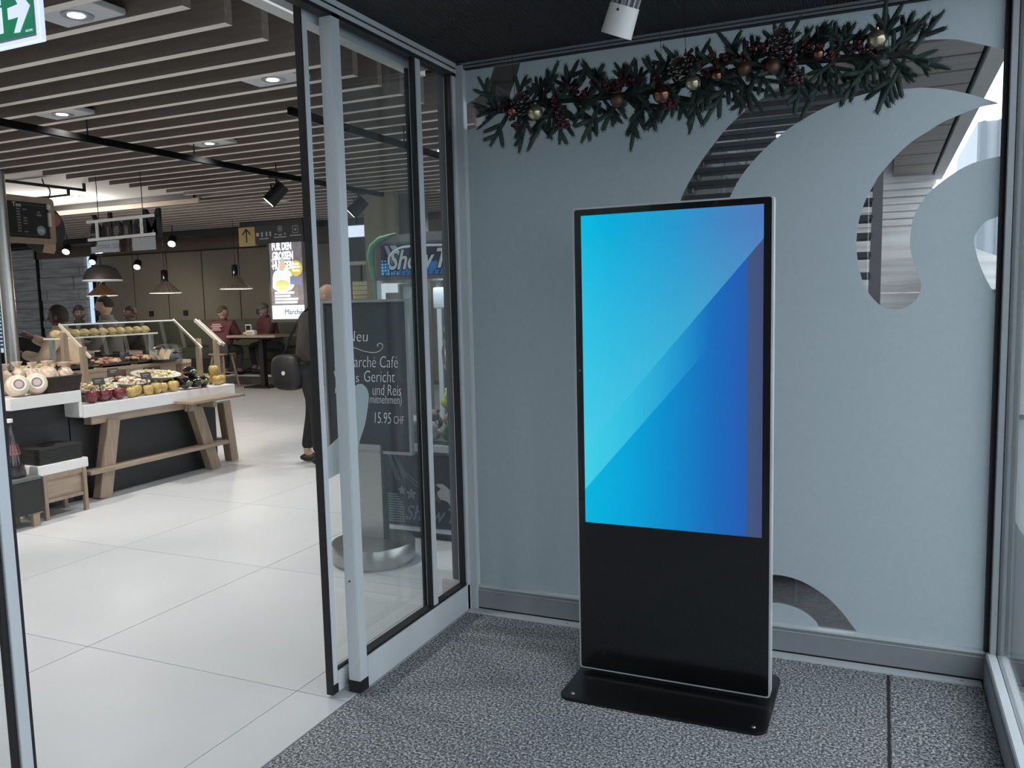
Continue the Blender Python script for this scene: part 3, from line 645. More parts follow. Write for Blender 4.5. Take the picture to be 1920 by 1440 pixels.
for t, dz in ((.515, .03), (.11, -.02), (.74, .05)):
    o = bpy.data.objects.new('pine_cone', CM); COL.objects.link(o); o.parent = ga; o.matrix_local = Matrix.Translation(gpath(t) - GI + Vector((0, -.08, dz))) @ Matrix.Rotation(1.0, 4, 'X')
WIRE = mat('thin dark wire', (40, 42, 44), .5, .5)
for t in (.07, .46, .52, .955):
    p = gpath(t); MB().cyl(p, (p.x - .015, p.y, 2.66), .0011, n=5).wb('hanging_wire', WIRE, ga)
    MB().cyl((p.x - .004, p.y, p.z + .1), (p.x - .006, p.y, p.z + .125), .003, n=6).wb('wire_clip', WIRE, ga)
# ================================================================== WHITE CEILING SPOT
ws = thing('white_ceiling_spotlight', 'white cylindrical spotlight hanging from the black ceiling', 'spotlight', (1.045, -.99, 2.66))
d = Vector((.06, -.22, -1)).normalized(); d = Vector((-.42, .2, -1)).normalized(); c = Vector((.066, 0, -.212))
MB().cyl((0.04, 0, 0), (0.04, 0, -.015), .05, n=24).cyl((.04, 0, -.015), (.05, 0, -.12), .012, n=12).build('mount', WHITE, ws, smooth=True)
MB().cyl(c - d * .005, c + d * .085, .047, .05, n=32).build('housing', WHITE, ws, smooth=True)
b = MB().cyl(c - d * .07, c - d * .005, .03, n=20)
for k in range(14):
    a = k * 2 * math.pi / 14; e1 = d.orthogonal().normalized(); e2 = d.cross(e1); n_ = e1 * math.cos(a) + e2 * math.sin(a)
    b.bar(c - d * .072 + n_ * .036, c - d * .003 + n_ * .036, .004, .018, up=n_)
b.build('heat_sink', mat('ribbed white metal', (170, 174, 178), .45, .4), ws)
MB().cyl(c + d * .078, c + d * .0855, .043, n=28).build('lens', mat('dark lens', (60, 62, 66), .2), ws)
MB().cyl(c + Vector((.0, -.049, .0)) + d * .02, c + Vector((0, -.0515, 0)) + d * .02, .004, n=8).build('screw', BLKM, ws)
# ================================================================== EXIT SIGN
ex = thing('exit_sign', 'lit green exit sign with a white arrow at the top left', 'sign', (-.945, -1.45, 2.52))
GRN = mat('lit green sign', (12, 120, 84), .4, emit=.55, ecol=(14, 132, 92)); SW = mat('lit white sign edge', (225, 235, 255), .4, emit=.75, ecol=(218, 230, 255))
MB().box(-.4, .026, -.012, .012, 0, .32).build('light_box', SW, ex, bevel=.003)
MB().box(-.378, .006, -.0135, -.012, .018, .3).build('grey_inlay', mat('grey sign inlay', (120, 122, 150), .5, emit=.3), ex)
MB().box(-.372, .0, -.0155, -.0135, .026, .292).build('green_field', GRN, ex)
arrow = [(-.088, .118), (-.088, .158), (-.05, .17), (-.075, .225), (-.045, .232), (-.01, .172), (-.048, .092), (-.068, .088), (-.045, .132)]
arrow = [(-.132, .092), (-.132, .132), (-.075, .138), (-.102, .184), (-.068, .187), (-.012, .124), (-.076, .04), (-.106, .042), (-.076, .094)]
MB().prism(arrow, 'y', -.0175, -.0155).build('arrow', SW, ex)
MB().box(-.36, -.165, -.0175, -.0155, .05, .14).box(-.36, -.168, -.0175, -.0155, .15, .26).build('door_pictogram', SW, ex, bevel=.004)
place('lettering', text_mesh('INOTEC', .011, SW, .0003), ex, frame_mat((-.046, -.016, .036), *FRONT))
MB().box(-.2, -.17, 0, .02, .32, .55).build('bracket', ALUD, ex)
# ================================================================== COLUMN, COUNTER
cl = thing('steel_column', 'round steel column rising behind the bread bags', 'column', (-6.55, 2.22, 0))
MB().lathe([(.085, 0), (.085, .02), (.072, .025), (.072, 3.0)], 28).build('shaft', STEEL, cl, smooth=True)
MB().lathe([(.1, 0), (.1, .02), (.075, .022)], 28).build('collar', STEEL, cl, smooth=True)
fc = thing('food_counter', 'long buffet counter with white top, oak legs and black plinth', 'counter', (-4.4, 1.6, 0))
MB().box(-4.95, -3.93, .955, 2.655, .69, .79).wb('counter_top', WHITE, fc, bevel=.004)
MB().box(-4.9, -4.1, .96, 2.55, 0, .69).wb('plinth', CHAR, fc)
MB().box(-4.05, -3.96, 1.05, 2.55, .62, .69).wb('apron', WOODX, fc, bevel=.003)
def leg(p, q): return MB().bar(p, q, .12, .085, up=(1, 0, 0))
leg((-3.98, 1.25, .64), (-3.985, 1.12, 0)).wb('leg', WOOD, fc, bevel=.003)
leg((-3.98, 2.16, .64), (-3.985, 2.37, 0)).wb('leg', WOOD, fc, bevel=.003)
MB().bar((-4.12, 2.68, .66), (-4.12, 2.76, 0), .1, .09, up=(1, 0, 0)).wb('leg', WOOD, fc, bevel=.003)
MB().bar((-4.62, 2.62, .66), (-4.62, 2.7, 0), .1, .09, up=(1, 0, 0)).wb('leg', WOOD, fc, bevel=.003)
MB().box(-4.02, -3.9, .96, 2.5, .225, .258).wb('foot_rail', WOODX, fc, bevel=.003)
MB().box(-4.6, -4.1, 2.66, 2.74, .2, .235).wb('side_rail', WOODX, fc, bevel=.003)
MB().box(-3.96, -3.9, 2.02, 2.12, .6, .69).wb('hook_block', WOOD, fc, bevel=.003)
rs = thing('raised_counter', 'raised white counter end carrying the bread and cheese', 'counter', (-4.4, .66, 0))
MB().box(-4.95, -3.93, .36, .954, .825, .915).box(-4.95, -3.93, .924, .954, .7, .83).wb('shelf', WHITE, rs, bevel=.004)
MB().box(-4.9, -4.1, .4, .95, 0, .825).wb('plinth', CHAR, rs)
cb = thing('wooden_tray_shelf', 'small oak ledge sticking out of the counter front below the aubergines', 'shelf', (-3.82, 2.2, .69))
MB().box(-.1, .13, -.33, .33, 0, .022).build('board', WOODX, cb, bevel=.003)
MB().box(-.1, .09, -.05, .0, -.06, 0).build('bracket', WOOD, cb); MB().box(.1, .128, -.05, .32, -.012, 0).build('metal_edge', ALU, cb)
# upper wooden display step
ds = thing('display_step', 'checkered wooden display step along the back of the counter', 'shelf', (-4.6, 1.7, .79))
MB().box(-.34, .08, -.8, 1.0, .2, .235).build('board', WOODX, ds, bevel=.003)
for k in range(9):
    MB().box(.06, .078, -.8 + .2 * k, -.602 + .2 * k, 0, .2).build('front_block', WOODX if k % 2 else mat('brown block', (104, 84, 72), .6, 0, .1), ds, bevel=.002)
MB().box(-.34, .06, -.8, 1.0, 0, .2).build('core', mat('brown block', (104, 84, 72), .6), ds)
# sneeze guard
sg = thing('sneeze_guard', 'tilted glass sneeze guard on oak posts above the food', 'glass guard', (-4.4, 1.8, .79))
GP = glass('guard glass', (244, 246, 245), 2.1)
def pane(y0, y1, xa, za, xb, zb, nm):
    n_ = Vector((zb - za, 0, -(xb - xa))).normalized() * .004
    v = [(xa, y0, za), (xa, y1, za), (xb, y1, zb), (xb, y0, zb)]
    MB().add(v + [(p[0] + n_.x, p[1], p[2] + n_.z) for p in v], [(0, 1, 2, 3), (7, 6, 5, 4), (0, 4, 5, 1), (1, 5, 6, 2), (2, 6, 7, 3), (3, 7, 4, 0)]).wb(nm, GP, sg)
pane(1.28, 2.5, -4.2, 1.165, -4.52, 1.42, 'glass_pane')
for y in (1.27, 2.515): MB().bar((-4.19, y, 1.15), (-4.54, y, 1.43), .014, .022).wb('edge_rail', mat('pale rail', (206, 194, 180), .4), sg)
MB().bar((-4.52, 1.27, 1.425), (-4.52, 2.515, 1.425), .012, .012).wb('top_rail', ALU, sg)
MB().box(-4.28, -4.235, 1.235, 1.28, .79, 1.24).wb('post', WOOD, sg, bevel=.003); MB().box(-4.28, -4.235, 2.52, 2.565, .79, 1.24).wb('post', WOOD, sg, bevel=.003)
MB().box(-4.5, -4.455, 1.235, 1.28, .79, 1.36).wb('post', WOOD, sg, bevel=.003)
sg2 = thing('sneeze_guard', 'narrow tilted guard on a single oak post at the counter end', 'glass guard', (-4.2, 2.68, .79))
MB().bar((-4.08, 2.66, 1.18), (-4.4, 2.66, 1.42), .02, .03).bar((-4.1, 2.72, 1.17), (-4.42, 2.72, 1.41), .02, .03).wb('edge_rail', mat('pale rail', (206, 194, 180), .4), sg2)
MB().bar((-4.09, 2.69, 1.195), (-4.41, 2.69, 1.43), .05, .006).wb('glass_strip', GP, sg2)
MB().box(-4.16, -4.115, 2.63, 2.675, .79, 1.22).wb('post', WOOD, sg2, bevel=.003)
# side stool with trays
so = thing('side_stool', 'low oak stool with a white top in front of the counter', 'stool', (-3.88, .62, 0))
MB().box(-.2, .115, -.2, .22, .335, .41).build('top', WHITE, so, bevel=.004)
for x in (-.14, .095):
    for y in (-.175, .16): MB().box(x, x + .03, y, y + .03, 0, .335).build('leg', WOOD, so, bevel=.002)
MB().box(-.11, .095, -.19, .19, .14, .3).build('drawer_box', WOODX, so, bevel=.003)
MB().box(.095, .115, -.15, .16, .125, .15).box(.095, .115, -.15, .16, .3, .335).build('rail', WOOD, so)
tr = thing('tray_stack', 'stack of black serving trays on the low oak stool', 'trays', (-3.92, .64, .41))
TRAY = mat('black plastic tray', (40, 39, 38), .5, 0, .08)
for k in range(9): MB().prism(rrect(-.145 - .001 * k, .13 + .001 * k, -.19, .185, .03), 'z', .0132 * k, .0132 * k + .0115).build('tray', TRAY, tr, bevel=.002)
MB().lathe([(.05, 0), (.06, .004), (.045, .006), (0, .006)], 16, (-.02, -.02, .1185)).build('lid_knob', BLKM, tr, smooth=True)
db = thing('dark_bin', 'dark cabinet with a bottle at the left door edge', 'cabinet', (-3.78, .22, 0))
MB().box(-.2, .1, -.2, .16, .1, .34).build('body', CHAR, db, bevel=.004)
for x in (-.17, .05): MB().box(x, x + .04, .08, .13, 0, .1).build('leg', WOOD, db)
MB().box(-.2, .1, -.2, .16, .34, .36).build('top', mat('grey top', (96, 98, 98), .5), db, bevel=.003)
bt = thing('glass_bottle', 'dark cone shaped glass bottle standing on the dark cabinet', 'bottle', (-3.82, .27, .36))
MB().lathe([(0, 0), (.075, 0), (.08, .02), (.055, .18), (.028, .3), (.02, .34), (.02, .4), (0, .4)], 20).build('body', mat('dark bottle glass', (44, 38, 40), .12, 0, .3, 14, coat=.5), bt, smooth=True)
MB().lathe([(.022, .4), (.022, .425), (0, .428)], 16).build('cap', WHITE, bt, smooth=True)
MB().lathe([(.0575, .17), (.0405, .245)], 16).build('label_band', mat('red label', (150, 84, 84), .6), bt, smooth=True)
# ---------------------------------------------------------------- food
def pepper_mesh():
    def f(p, q):
        a = math.atan2(p.y, p.x); k = 1 + .09 * math.cos(4 * a) * (1 - abs(p.z) ** 3); dz = -.012 * max(0, p.z) ** 6 if p.z > 0 else 0
        taper = 1 + .12 * p.z
        return Vector((q.x * k * taper, q.y * k * taper, q.z + dz - .016 * (p.z > .9)))
    return MB().sphere((0, 0, .05), .046, .046, .052, 20, 14, fn=f)
STEM = mat('green stalk', (92, 110, 60), .6)
def pepper(x, y, z, mt, lab, grp, rz=0, sc=1.0):
    t = thing('bell_pepper', lab, 'pepper', (x, y, z), rz, grp); t.scale = (sc, sc, sc)
    link('body', PEP[mt], t); link('stalk', PST, t); return t
PEP = {'r': pepper_mesh().mesh('body', mat('red pepper skin', (116, 46, 52), .24, 0, .12, 12, coat=.4), smooth=True), 'y': pepper_mesh().mesh('body', mat('yellow pepper skin', (186, 158, 92), .28, 0, .08, 12, coat=.3), smooth=True)}
PST = MB().tube([(0, 0, .088), (.002, 0, .1), (.008, .002, .112)], [.009, .006, .005], 7).mesh('stalk', STEM, smooth=True)
for k, (x, y, lab) in enumerate([(-4.0, 1.1, 'red pepper nearest the raised white shelf'), (-4.02, 1.225, 'second red pepper from the raised shelf'), (-4.06, 1.3, 'red pepper half hidden behind its neighbours'), (-4.0, 1.365, 'red pepper touching the first yellow pepper')]):
    pepper(x, y, .79, 'r', lab, 'red peppers on the counter', k * .8, 1.12)
for k, (x, y, lab) in enumerate([(-4.0, 1.49, 'yellow pepper beside the red peppers'), (-4.04, 1.57, 'second yellow pepper from the red ones'), (-4.0, 1.67, 'third yellow pepper in the front row'), (-4.01, 1.77, 'fourth yellow pepper in the front row'), (-4.03, 1.855, 'fifth yellow pepper, leaning upright'), (-4.0, 1.955, 'yellow pepper next to the aubergines')]):
    pepper(x, y, .79, 'y', lab, 'yellow peppers in the front row', k * .9, 1.0 + .1 * (k % 2))
for k, (x, y, z, lab) in enumerate([(-4.06, 2.38, .79, 'yellow pepper just behind the aubergines'), (-4.16, 2.43, .79, 'yellow pepper between aubergines and corner post'), (-4.02, 2.52, .79, 'front yellow pepper at the counter end'), (-4.06, 2.6, .79, 'corner yellow pepper at the far counter end'), (-4.16, 2.56, .79, 'rear yellow pepper at the counter end'), (-4.1, 2.56, .885, 'yellow pepper lying on top of the end pile')]):
    pepper(x, y, z, 'y', lab, 'yellow peppers piled at the counter end', k * 1.3, 1.02)
AUB = mat('aubergine skin', (22, 18, 24), .08, 0, .1, spec=.8, coat=.6)
def aub(x, y, z, rot, lab):
    t = thing('aubergine', lab, 'aubergine', (x, y, z), rot, 'aubergines on the counter')
    MB().sphere((0, 0, 0), .085, .052, .052, 20, 14, fn=lambda p, q: Vector((q.x, q.y * (1 + .22 * p.x), q.z * (1 + .22 * p.x)))).build('body', AUB, t, smooth=True)
    MB().cyl((-.075, 0, 0), (-.11, 0, .01), .022, .009, 8).build('stalk', STEM, t, smooth=True)
aub(-4.0, 2.1, .853, 2.9, 'front left aubergine on the counter edge'); aub(-4.0, 2.215, .853, 3.3, 'middle aubergine at the counter edge'); aub(-4.0, 2.325, .848, 2.7, 'right aubergine at the counter edge')
aub(-4.03, 2.19, .948, 3.0, 'aubergine lying on top of the others'); aub(-4.12, 2.08, .85, 1.5, 'rear aubergine behind the front ones')
CHE = mat('pale cheese rind', (214, 198, 172), .35, 0, .05, coat=.4)
def cheese(x, y, lab, lean):
    t = thing('cheese_wheel', lab, 'cheese', (x, y, .915 + .082), 0, 'wrapped cheese wheels on the raised shelf')
    prof = [(0, -.055), (.055, -.055), (.075, -.04), (.082, 0), (.075, .04), (.055, .055), (0, .055)]
    rot = Matrix.Rotation(R(74), 4, 'Y') @ Matrix.Rotation(lean, 4, 'Z')
    rz_ = Matrix.Rotation(lean, 4, 'Z')
    for nm, pr, mt in (('rind', prof, CHE), ('label_ring', [(.05, .0565), (.038, .057)], mat('white label', (230, 226, 220), .5)), ('label_mark', [(.036, .0572), (.028, .0574)], mat('grey label mark', (130, 118, 122), .5)), ('label_centre', [(.026, .0575), (0, .0577)], mat('rosy label centre', (190, 168, 166), .5))):
        o = MB().lathe(pr, 28).build(nm, mt, t, smooth=True); o.matrix_local = rz_ @ Matrix.Rotation(R(72), 4, 'Y')
cheese(-4.0, .475, 'left wrapped cheese wheel leaning at the shelf edge', -.35); cheese(-4.0, .625, 'right wrapped cheese wheel beside the dark basket', -.45)
# basket and bread bags
bs = thing('bread_basket', 'dark wicker basket of bagged bread on the raised shelf', 'basket', (-4.08, .84, .915))
def bw_(t): return 1
WK = mat('dark wicker', (62, 52, 48), .8, 0, .3, 60, bump=.6, bscale=70)
MB().prism(rrect(-.13, .12, -.16, .16, .06), 'z', 0, .01).build('bottom', WK, bs)
for k in range(9):
    pts = rrect(-.125 - .002 * k, .115 + .002 * k, -.155 - .002 * k, .155 + .002 * k, .06, 6); pts = [(a, b, .012 + .0135 * k) for a, b in pts]
    MB().tube(pts + [pts[0]], .0085, 6).build('wicker_band', WK, bs)
BAGC = glass('cellophane', (235, 228, 222), 1.35, .12)
BRE = mat('brown bread', (168, 126, 98), .7, 0, .25, 16, bump=.3, bscale=30)
PBAG = mat('crinkled pale bag', (212, 190, 172), .35, 0, .18, 26, bump=.5, bscale=24, coat=.3)
def bag(x, y, z, h, w, lab, rz):
    t = thing('bread_bag', lab, 'bread bag', (x, y, z), rz, 'bags of bread on the raised shelf')
    rr = random.Random(int(y * 1000))
    MB().sphere((0, 0, h * .42), w * .5, w * .42, h * .42, 14, 10, fn=lambda p, q: q + Vector((rr.uniform(-.006, .006), rr.uniform(-.006, .006), 0))).build('bag_body', PBAG, t, smooth=False)
    for s_ in (-1, 0, 1): MB().bar((s_ * w * .2, -.02 + .01 * s_, h * .1), (s_ * w * .18, -.02, h * .62), w * .16, w * .3).build('bread_stick', BRE, t, bevel=.006)
    MB().lathe([(.01, h * .8), (w * .22, h * .92), (w * .3, h)], 12, wob=lambda a: 1 + .2 * math.sin(5 * a)).build('bag_neck', PBAG, t)
    MB().lathe([(.014, h * .79), (.016, h * .8), (.014, h * .815)], 12).build('bag_clip', BLKM, t)
bag(-4.16, .4, .915, .3, .15, 'tall bread bag at the left end of the shelf', .2)
bag(-4.2, .52, .915, .24, .13, 'second bread bag behind the left cheese', .5)
bag(-4.19, .62, .915, .25, .12, 'third bread bag behind the right cheese', -.3)
bag(-4.14, .71, .915, .24, .11, 'slim bread bag left of the dark basket', .1)
bag(-4.08, .79, .94, .22, .15, 'left bread bag inside the dark basket', .4)
bag(-4.06, .92, .94, .2, .14, 'right bread bag inside the dark basket', -.2)
# platters with salad bowls and price cards
PLT = mat('porcelain plate', (226, 224, 214), .25, 0, .03, coat=.3)
def salad(t, n, r, z0, cols, seed, fs=.018):
    rr = random.Random(seed)
    for ci, c in enumerate(cols):
        b = MB()
        for i in range(n):
            a = rr.uniform(0, 6.28); q = r * math.sqrt(rr.random())
            b.sphere((q * math.cos(a), q * math.sin(a), z0 + rr.uniform(0, .03) + .02 * (1 - q / r)), fs * rr.uniform(.6, 1.3), fs * rr.uniform(.6, 1.3), fs * .6, 7, 5)
        o = b.build('food_pieces', mat('food %d %d %d' % c, c, .45, 0, .25, 40), t, smooth=True); o['kind'] = 'stuff'
def platter(x, y, z, r, lab, cols, seed, tilt=.12):
    t = thing('food_platter', lab, 'platter', (x, y, z), group='food platters on the counter'); t.rotation_euler = (0, tilt, 0)
    MB().lathe([(0, 0), (r * .6, 0), (r, .045), (r * .985, .05), (r * .58, .012), (0, .012)], 32).build('plate', PLT, t, smooth=True)
    salad(t, 26, r * .75, .03, cols, seed)
    return t
PAL = [(214, 196, 160), (196, 170, 140), (170, 178, 110)]; PAL2 = [(206, 190, 168), (190, 140, 120), (226, 216, 200)]
platter(-4.2, 1.28, .86, .2, 'food platter above the red peppers', PAL, 1)
platter(-4.24, 1.66, .87, .19, 'food platter above the first yellow peppers', PAL2, 2)
platter(-4.26, 2.0, .9, .22, 'large food platter behind the last yellow peppers', PAL, 3)
st_me = mat('platter support', (128, 112, 98), .7)
for k, (x, y, h) in enumerate([(-4.24, 1.28, .065), (-4.28, 1.66, .075), (-4.3, 2.0, .1)]):
    t = thing('platter_riser', ['wooden riser under the platter by the red peppers', 'wooden riser under the middle platter', 'wooden riser under the large platter'][k], 'riser', (x, y, .79), group='wooden platter risers')
    MB().box(-.12, .1, -.13, .13, 0, h - .02).build('block', st_me, t, bevel=.004); MB().box(-.13, .11, -.14, .14, h - .02, h - .005).build('top', WOODX, t, bevel=.003)
for k, (x, y, z, lab) in enumerate([(-4.02, 1.2, .93, 'black price card over the red peppers'), (-4.1, 1.42, .99, 'black price card on a clip behind the red peppers'), (-4.04, 1.7, .93, 'black price card over the yellow peppers')]):
    t = thing('price_card', lab, 'price card', (x, y, z), group='small black price cards')
    b = MB().box(-.003, .003, -.055, .055, 0, .06).build('card', mat('slate card', (58, 56, 56), .6), t, bevel=.001); b.rotation_euler = (0, -.35, 0)
    o = MB().box(.0032, .004, -.035, .03, .036, .042).box(.0032, .004, -.035, .01, .022, .026).build('card_lines', mat('chalk grey', (150, 148, 146), .7), t); o.rotation_euler = (0, -.35, 0)
    MB().cyl((0, 0, 0), (0, 0, -.05), .004, n=8).box(-.02, .02, -.012, .012, -.06, -.045).build('clip', BLKM, t)
# trays on the display step
for k, (y, lab, cols) in enumerate([(1.12, 'salad tray at the left end of the display step', [(176, 178, 110), (200, 180, 140)]), (1.42, 'dark tray of rolls on the display step', [(186, 150, 120), (150, 112, 92)]), (1.82, 'tray of pale sandwiches under the glass guard', [(212, 186, 150), (190, 130, 110)]), (2.2, 'tray of filled rolls near the counter end', [(206, 176, 140), (170, 110, 96)])]):
    t = thing('food_tray', lab, 'food tray', (-4.66, y, 1.025), group='food trays on the display step')
    MB().box(-.15, .13, -.15, .15, 0, .015).box(.12, .13, -.15, .15, 0, .035).box(-.15, -.14, -.15, .15, 0, .035).build('tray', mat('dark food tray', (62, 52, 48), .5), t)
    salad(t, 22, .12, .03, cols, 20 + k, .024)
for k, (y, lab) in enumerate([(1.02, 'small white bowl left on the display step'), (.98, 'stacked white bowl beside the raised shelf')]):
    t = thing('white_bowl', lab, 'bowl', (-4.45 - .1 * k, y, 1.025 + .0 * k), group='small white bowls')
    MB().lathe([(0, .004), (.03, .004), (.065, .05), (.062, .052), (.028, .01), (0, .01)], 20).build('bowl', PLT, t, smooth=True)
    MB().cyl((.02, 0, .01), (.05, .02, .11), .003, n=6).build('spoon', STEEL, t)
t = thing('upper_food_shelf', 'raised rack of filled rolls seen through the glass guard', 'food rack', (-4.86, 1.95, .79))
MB().box(-.07, .07, -.55, .6, .5, .515).build('shelf_board', PLT, t, bevel=.002)
for y in (-.52, .57): MB().box(-.02, .02, y - .015, y + .015, 0, .5).build('upright', STEEL, t)
ROL = mat('filled roll crust', (204, 178, 136), .6, 0, .15, 30); FIL = mat('roll filling', (170, 168, 100), .6, 0, .3, 40)
rol_me = MB().sphere((0, 0, .035), .05, .042, .036, 12, 8).mesh('roll', ROL, smooth=True); fil_me = MB().sphere((.03, 0, .03), .03, .036, .014, 10, 6).mesh('filling', FIL, smooth=True)
for k in range(11):
    o = link('roll', rol_me, t, (0, -.48 + .098 * k, .515)); link('filling', fil_me, o)
pt = thing('soup_pot', 'steel soup pot with black handles at the counter end', 'pot', (-4.62, 2.5, 1.025))
MB().lathe([(0, 0), (.13, 0), (.135, .02), (.135, .12), (.14, .125), (.132, .13), (0, .132)], 28).build('body', STEEL, pt, smooth=True)
MB().lathe([(.138, .13), (.1, .155), (.02, .17), (0, .17)], 28).build('lid', STEEL, pt, smooth=True)
MB().lathe([(.012, .17), (.012, .185), (.03, .19), (.028, .2), (0, .203)], 14).build('lid_knob', BLKM, pt, smooth=True)
for s_ in (-1, 1): MB().tube([(.12, s_ * .05, .08), (.17, s_ * .045, .085), (.17, 0, .085)], .009, 6).build('handle', BLKM, pt)
nk = thing('napkin_basket', 'folded napkins in a dark bowl beside the soup pot', 'napkins', (-4.5, 2.32, 1.025))
MB().lathe([(0, 0), (.1, 0), (.15, .03), (.148, .034), (.098, .008), (0, .008)], 24).build('dish', BLKM, nk, smooth=True)
for k, (a, l) in enumerate(((-.5, .1), (0, .13), (.4, .11))):
    MB().add([(-.05, -.03 + a * .1, .01), (.05, -.03 + a * .1, .01), (.06, a * .22 - .03, l), (-.01, a * .2, l * 1.15), (-.06, a * .22 + .03, l * .9), (0, .04 + a * .1, .01)], [(0, 1, 2, 3), (0, 3, 4), (1, 5, 3, 2), (0, 4, 3, 5)]).build('napkin', mat('cream napkin', (224, 212, 190), .8), nk)
# ================================================================== HANGING SIGNS OVER THE COUNTER
TB = thing('tea_menu_board', 'wood framed black tea menu board hanging beside the column', 'menu board', (-6.9, 2.861, 2.303)); TB.scale = (1.277,) * 3
WF = mat('light wood frame', (160, 140, 118), .6, 0, .1, 6)
fr = flat_shape('frame', [(a - 0, b) for a, b in rrect(-.4, .19, .0, .41, .04)], [rrect(-.35, .135, .05, .36, .004)], .015, WF)
place('frame', fr, TB, frame_mat((0, 0, 0), *EAST))
MB().box(-.012, .004, -.35, .135, .05, .36).build('board', mat('menu black', (30, 28, 27), .6), TB)
CHK = mat('chalk white', (205, 202, 198), .7); CHKD = mat('faded print', (128, 124, 120), .7)
place('lettering', text_mesh('Tee', .052, CHK, .0005, .0008), TB, frame_mat((.0046, -.2, .315), *EAST))
b = MB()
for k in range(9):
    z = .29 - .024 * k; b.box(.0045, .0052, -.165, -.132, z, z + .012)
    if k in (0, 3, 4, 5, 8): b.box(.0045, .0052, -.105, -.07, z - .002, z + .01)
b.box(.0045, .0052, .03, .055, .27, .285); b.box(.0045, .0052, .02, .07, .245, .262); b.box(.0045, .005, -.12, .12, .335, .337); b.box(.0045, .005, -.3, .05, .075, .077)
b.build('price_lines', CHKD, TB)
MB().cyl((.0045, .055, .12), (.0055, .055, .12), .042, n=24).build('round_sticker', mat('mint sticker', (140, 158, 148), .6), TB)
MB().box(.0056, .0062, .03, .08, .117, .13).box(.0056, .0062, .028, .082, .107, .111).build('sticker_lines', CHK, TB)
b = MB().box(-.01, .02, .12, .15, .31, .355).box(-.01, .02, .125, .152, .16, .28).build('paper_tag', mat('paper tag', (214, 206, 196), .7), TB)
MB().tube([(0, .15, .40), (0, .175, .46), (0, .17, .5), (0, .12, .53), (0, .105, .58)], .006, 6).build('hook', BLKM, TB)
DS = thing('hand_disc_sign', 'dark green round sign printed with a hand, below the tea board', 'sign', (-7.2, 3.18, 2.195)); DS.scale = (1.265,) * 3
MB().cyl((-.01, 0, .25), (.01, 0, .25), .225, n=48).build('disc', mat('bottle green', (44, 52, 42), .6), DS, smooth=True)
SK = mat('printed skin tone', (196, 158, 138), .6)
hand = [(-.05, 0), (.07, -.01), (.09, .04), (.085, .12), (.07, .2), (.05, .235), (.04, .19), (.045, .13), (.03, .1), (.025, .14), (.01, .16), (-.008, .15), (-.012, .11), (-.03, .06)]
place('printed_hand', flat_shape('printed_hand', catmull(hand, 3), [], .0008, SK), DS, frame_mat((.0115, .02, .03), *EAST))
MB().cyl((.0105, .125, .34), (.012, .125, .34), .06, n=24).build('red_spot', mat('faded red', (158, 86, 92), .6), DS)
MB().box(.0105, .012, -.08, .0, .27, .285).build('print_line', CHK, DS); MB().box(.012, .0128, .09, .16, .35, .356).box(.012, .0128, .085, .165, .33, .335).build('spot_lines', CHKD, DS)
for k in range(3): MB().box(.0105, .0118, -.13 + .01 * k, .03, .31 + .03 * k, .315 + .03 * k).build('print_ring', CHKD, DS)
HR = thing('hanging_bar', 'black square tube hanger carrying the tea board', 'hanger', (-6.9, 2.274, 2.94)); HR.scale = (1.277,) * 3
MB().bar((0, -.2, .02), (0, 1.0, .025), .02, .025).bar((0, .99, .02), (0, .99, .09), .02, .02).bar((0, .82, .02), (0, .82, -.04), .02, .02).bar((0, .82, -.035), (-1.6, .78, -.035), .02, .02).build('tube', BLKM, HR)
MB().bar((0, -.2, .02), (0, -.2, .09), .02, .02).build('tube', BLKM, HR)
# mirrored shop sign seen from behind
MS = thing('shop_name_sign', 'black shop name letters seen from behind on a white bracket', 'sign', (-5.68, 3.0, 2.2))
LB = mat('black letter', (34, 29, 28), .5)
me = text_mesh('Marché', .43, LB, .016, .006, 0, 'CENTER')
_w = max(v.co.x for v in me.vertices) - min(v.co.x for v in me.vertices)
for v in me.vertices: v.co.x *= 1.05 / _w
place('lettering', me, MS, frame_mat((0, .03, .105), (-1, 0, 0), (0, 0, 1)))
WB = mat('lit white bracket', (228, 228, 224), .5, emit=.12)
MB().bar((-.52, -.03, .31), (.49, -.03, .325), .014, .03).bar((-.52, -.03, .115), (.49, -.03, .13), .014, .03).bar((-.37, -.03, .11), (-.37, -.03, .32), .03, .012, up=(1, 0, 0)).bar((.3, -.03, .12), (.3, -.03, .33), .03, .012, up=(1, 0, 0)).build('bracket', WB, MS)
MB().box(-.52, .46, -.004, .004, -.03, .12).build('acrylic_plate', glass('acrylic', (232, 228, 224), 1.45, .0), MS)
place('lettering', text_mesh('& TAKE AWAY', .078, LB, .001, 0, 0, 'LEFT'), MS, frame_mat((.06, -.0, .01), (-1, 0, 0), (0, 0, 1)))
for x in (-.37, .3): MB().cyl((x, 0, .33), (x, 0, .8), .004, n=6).build('hanging_wire', WIRE, MS)
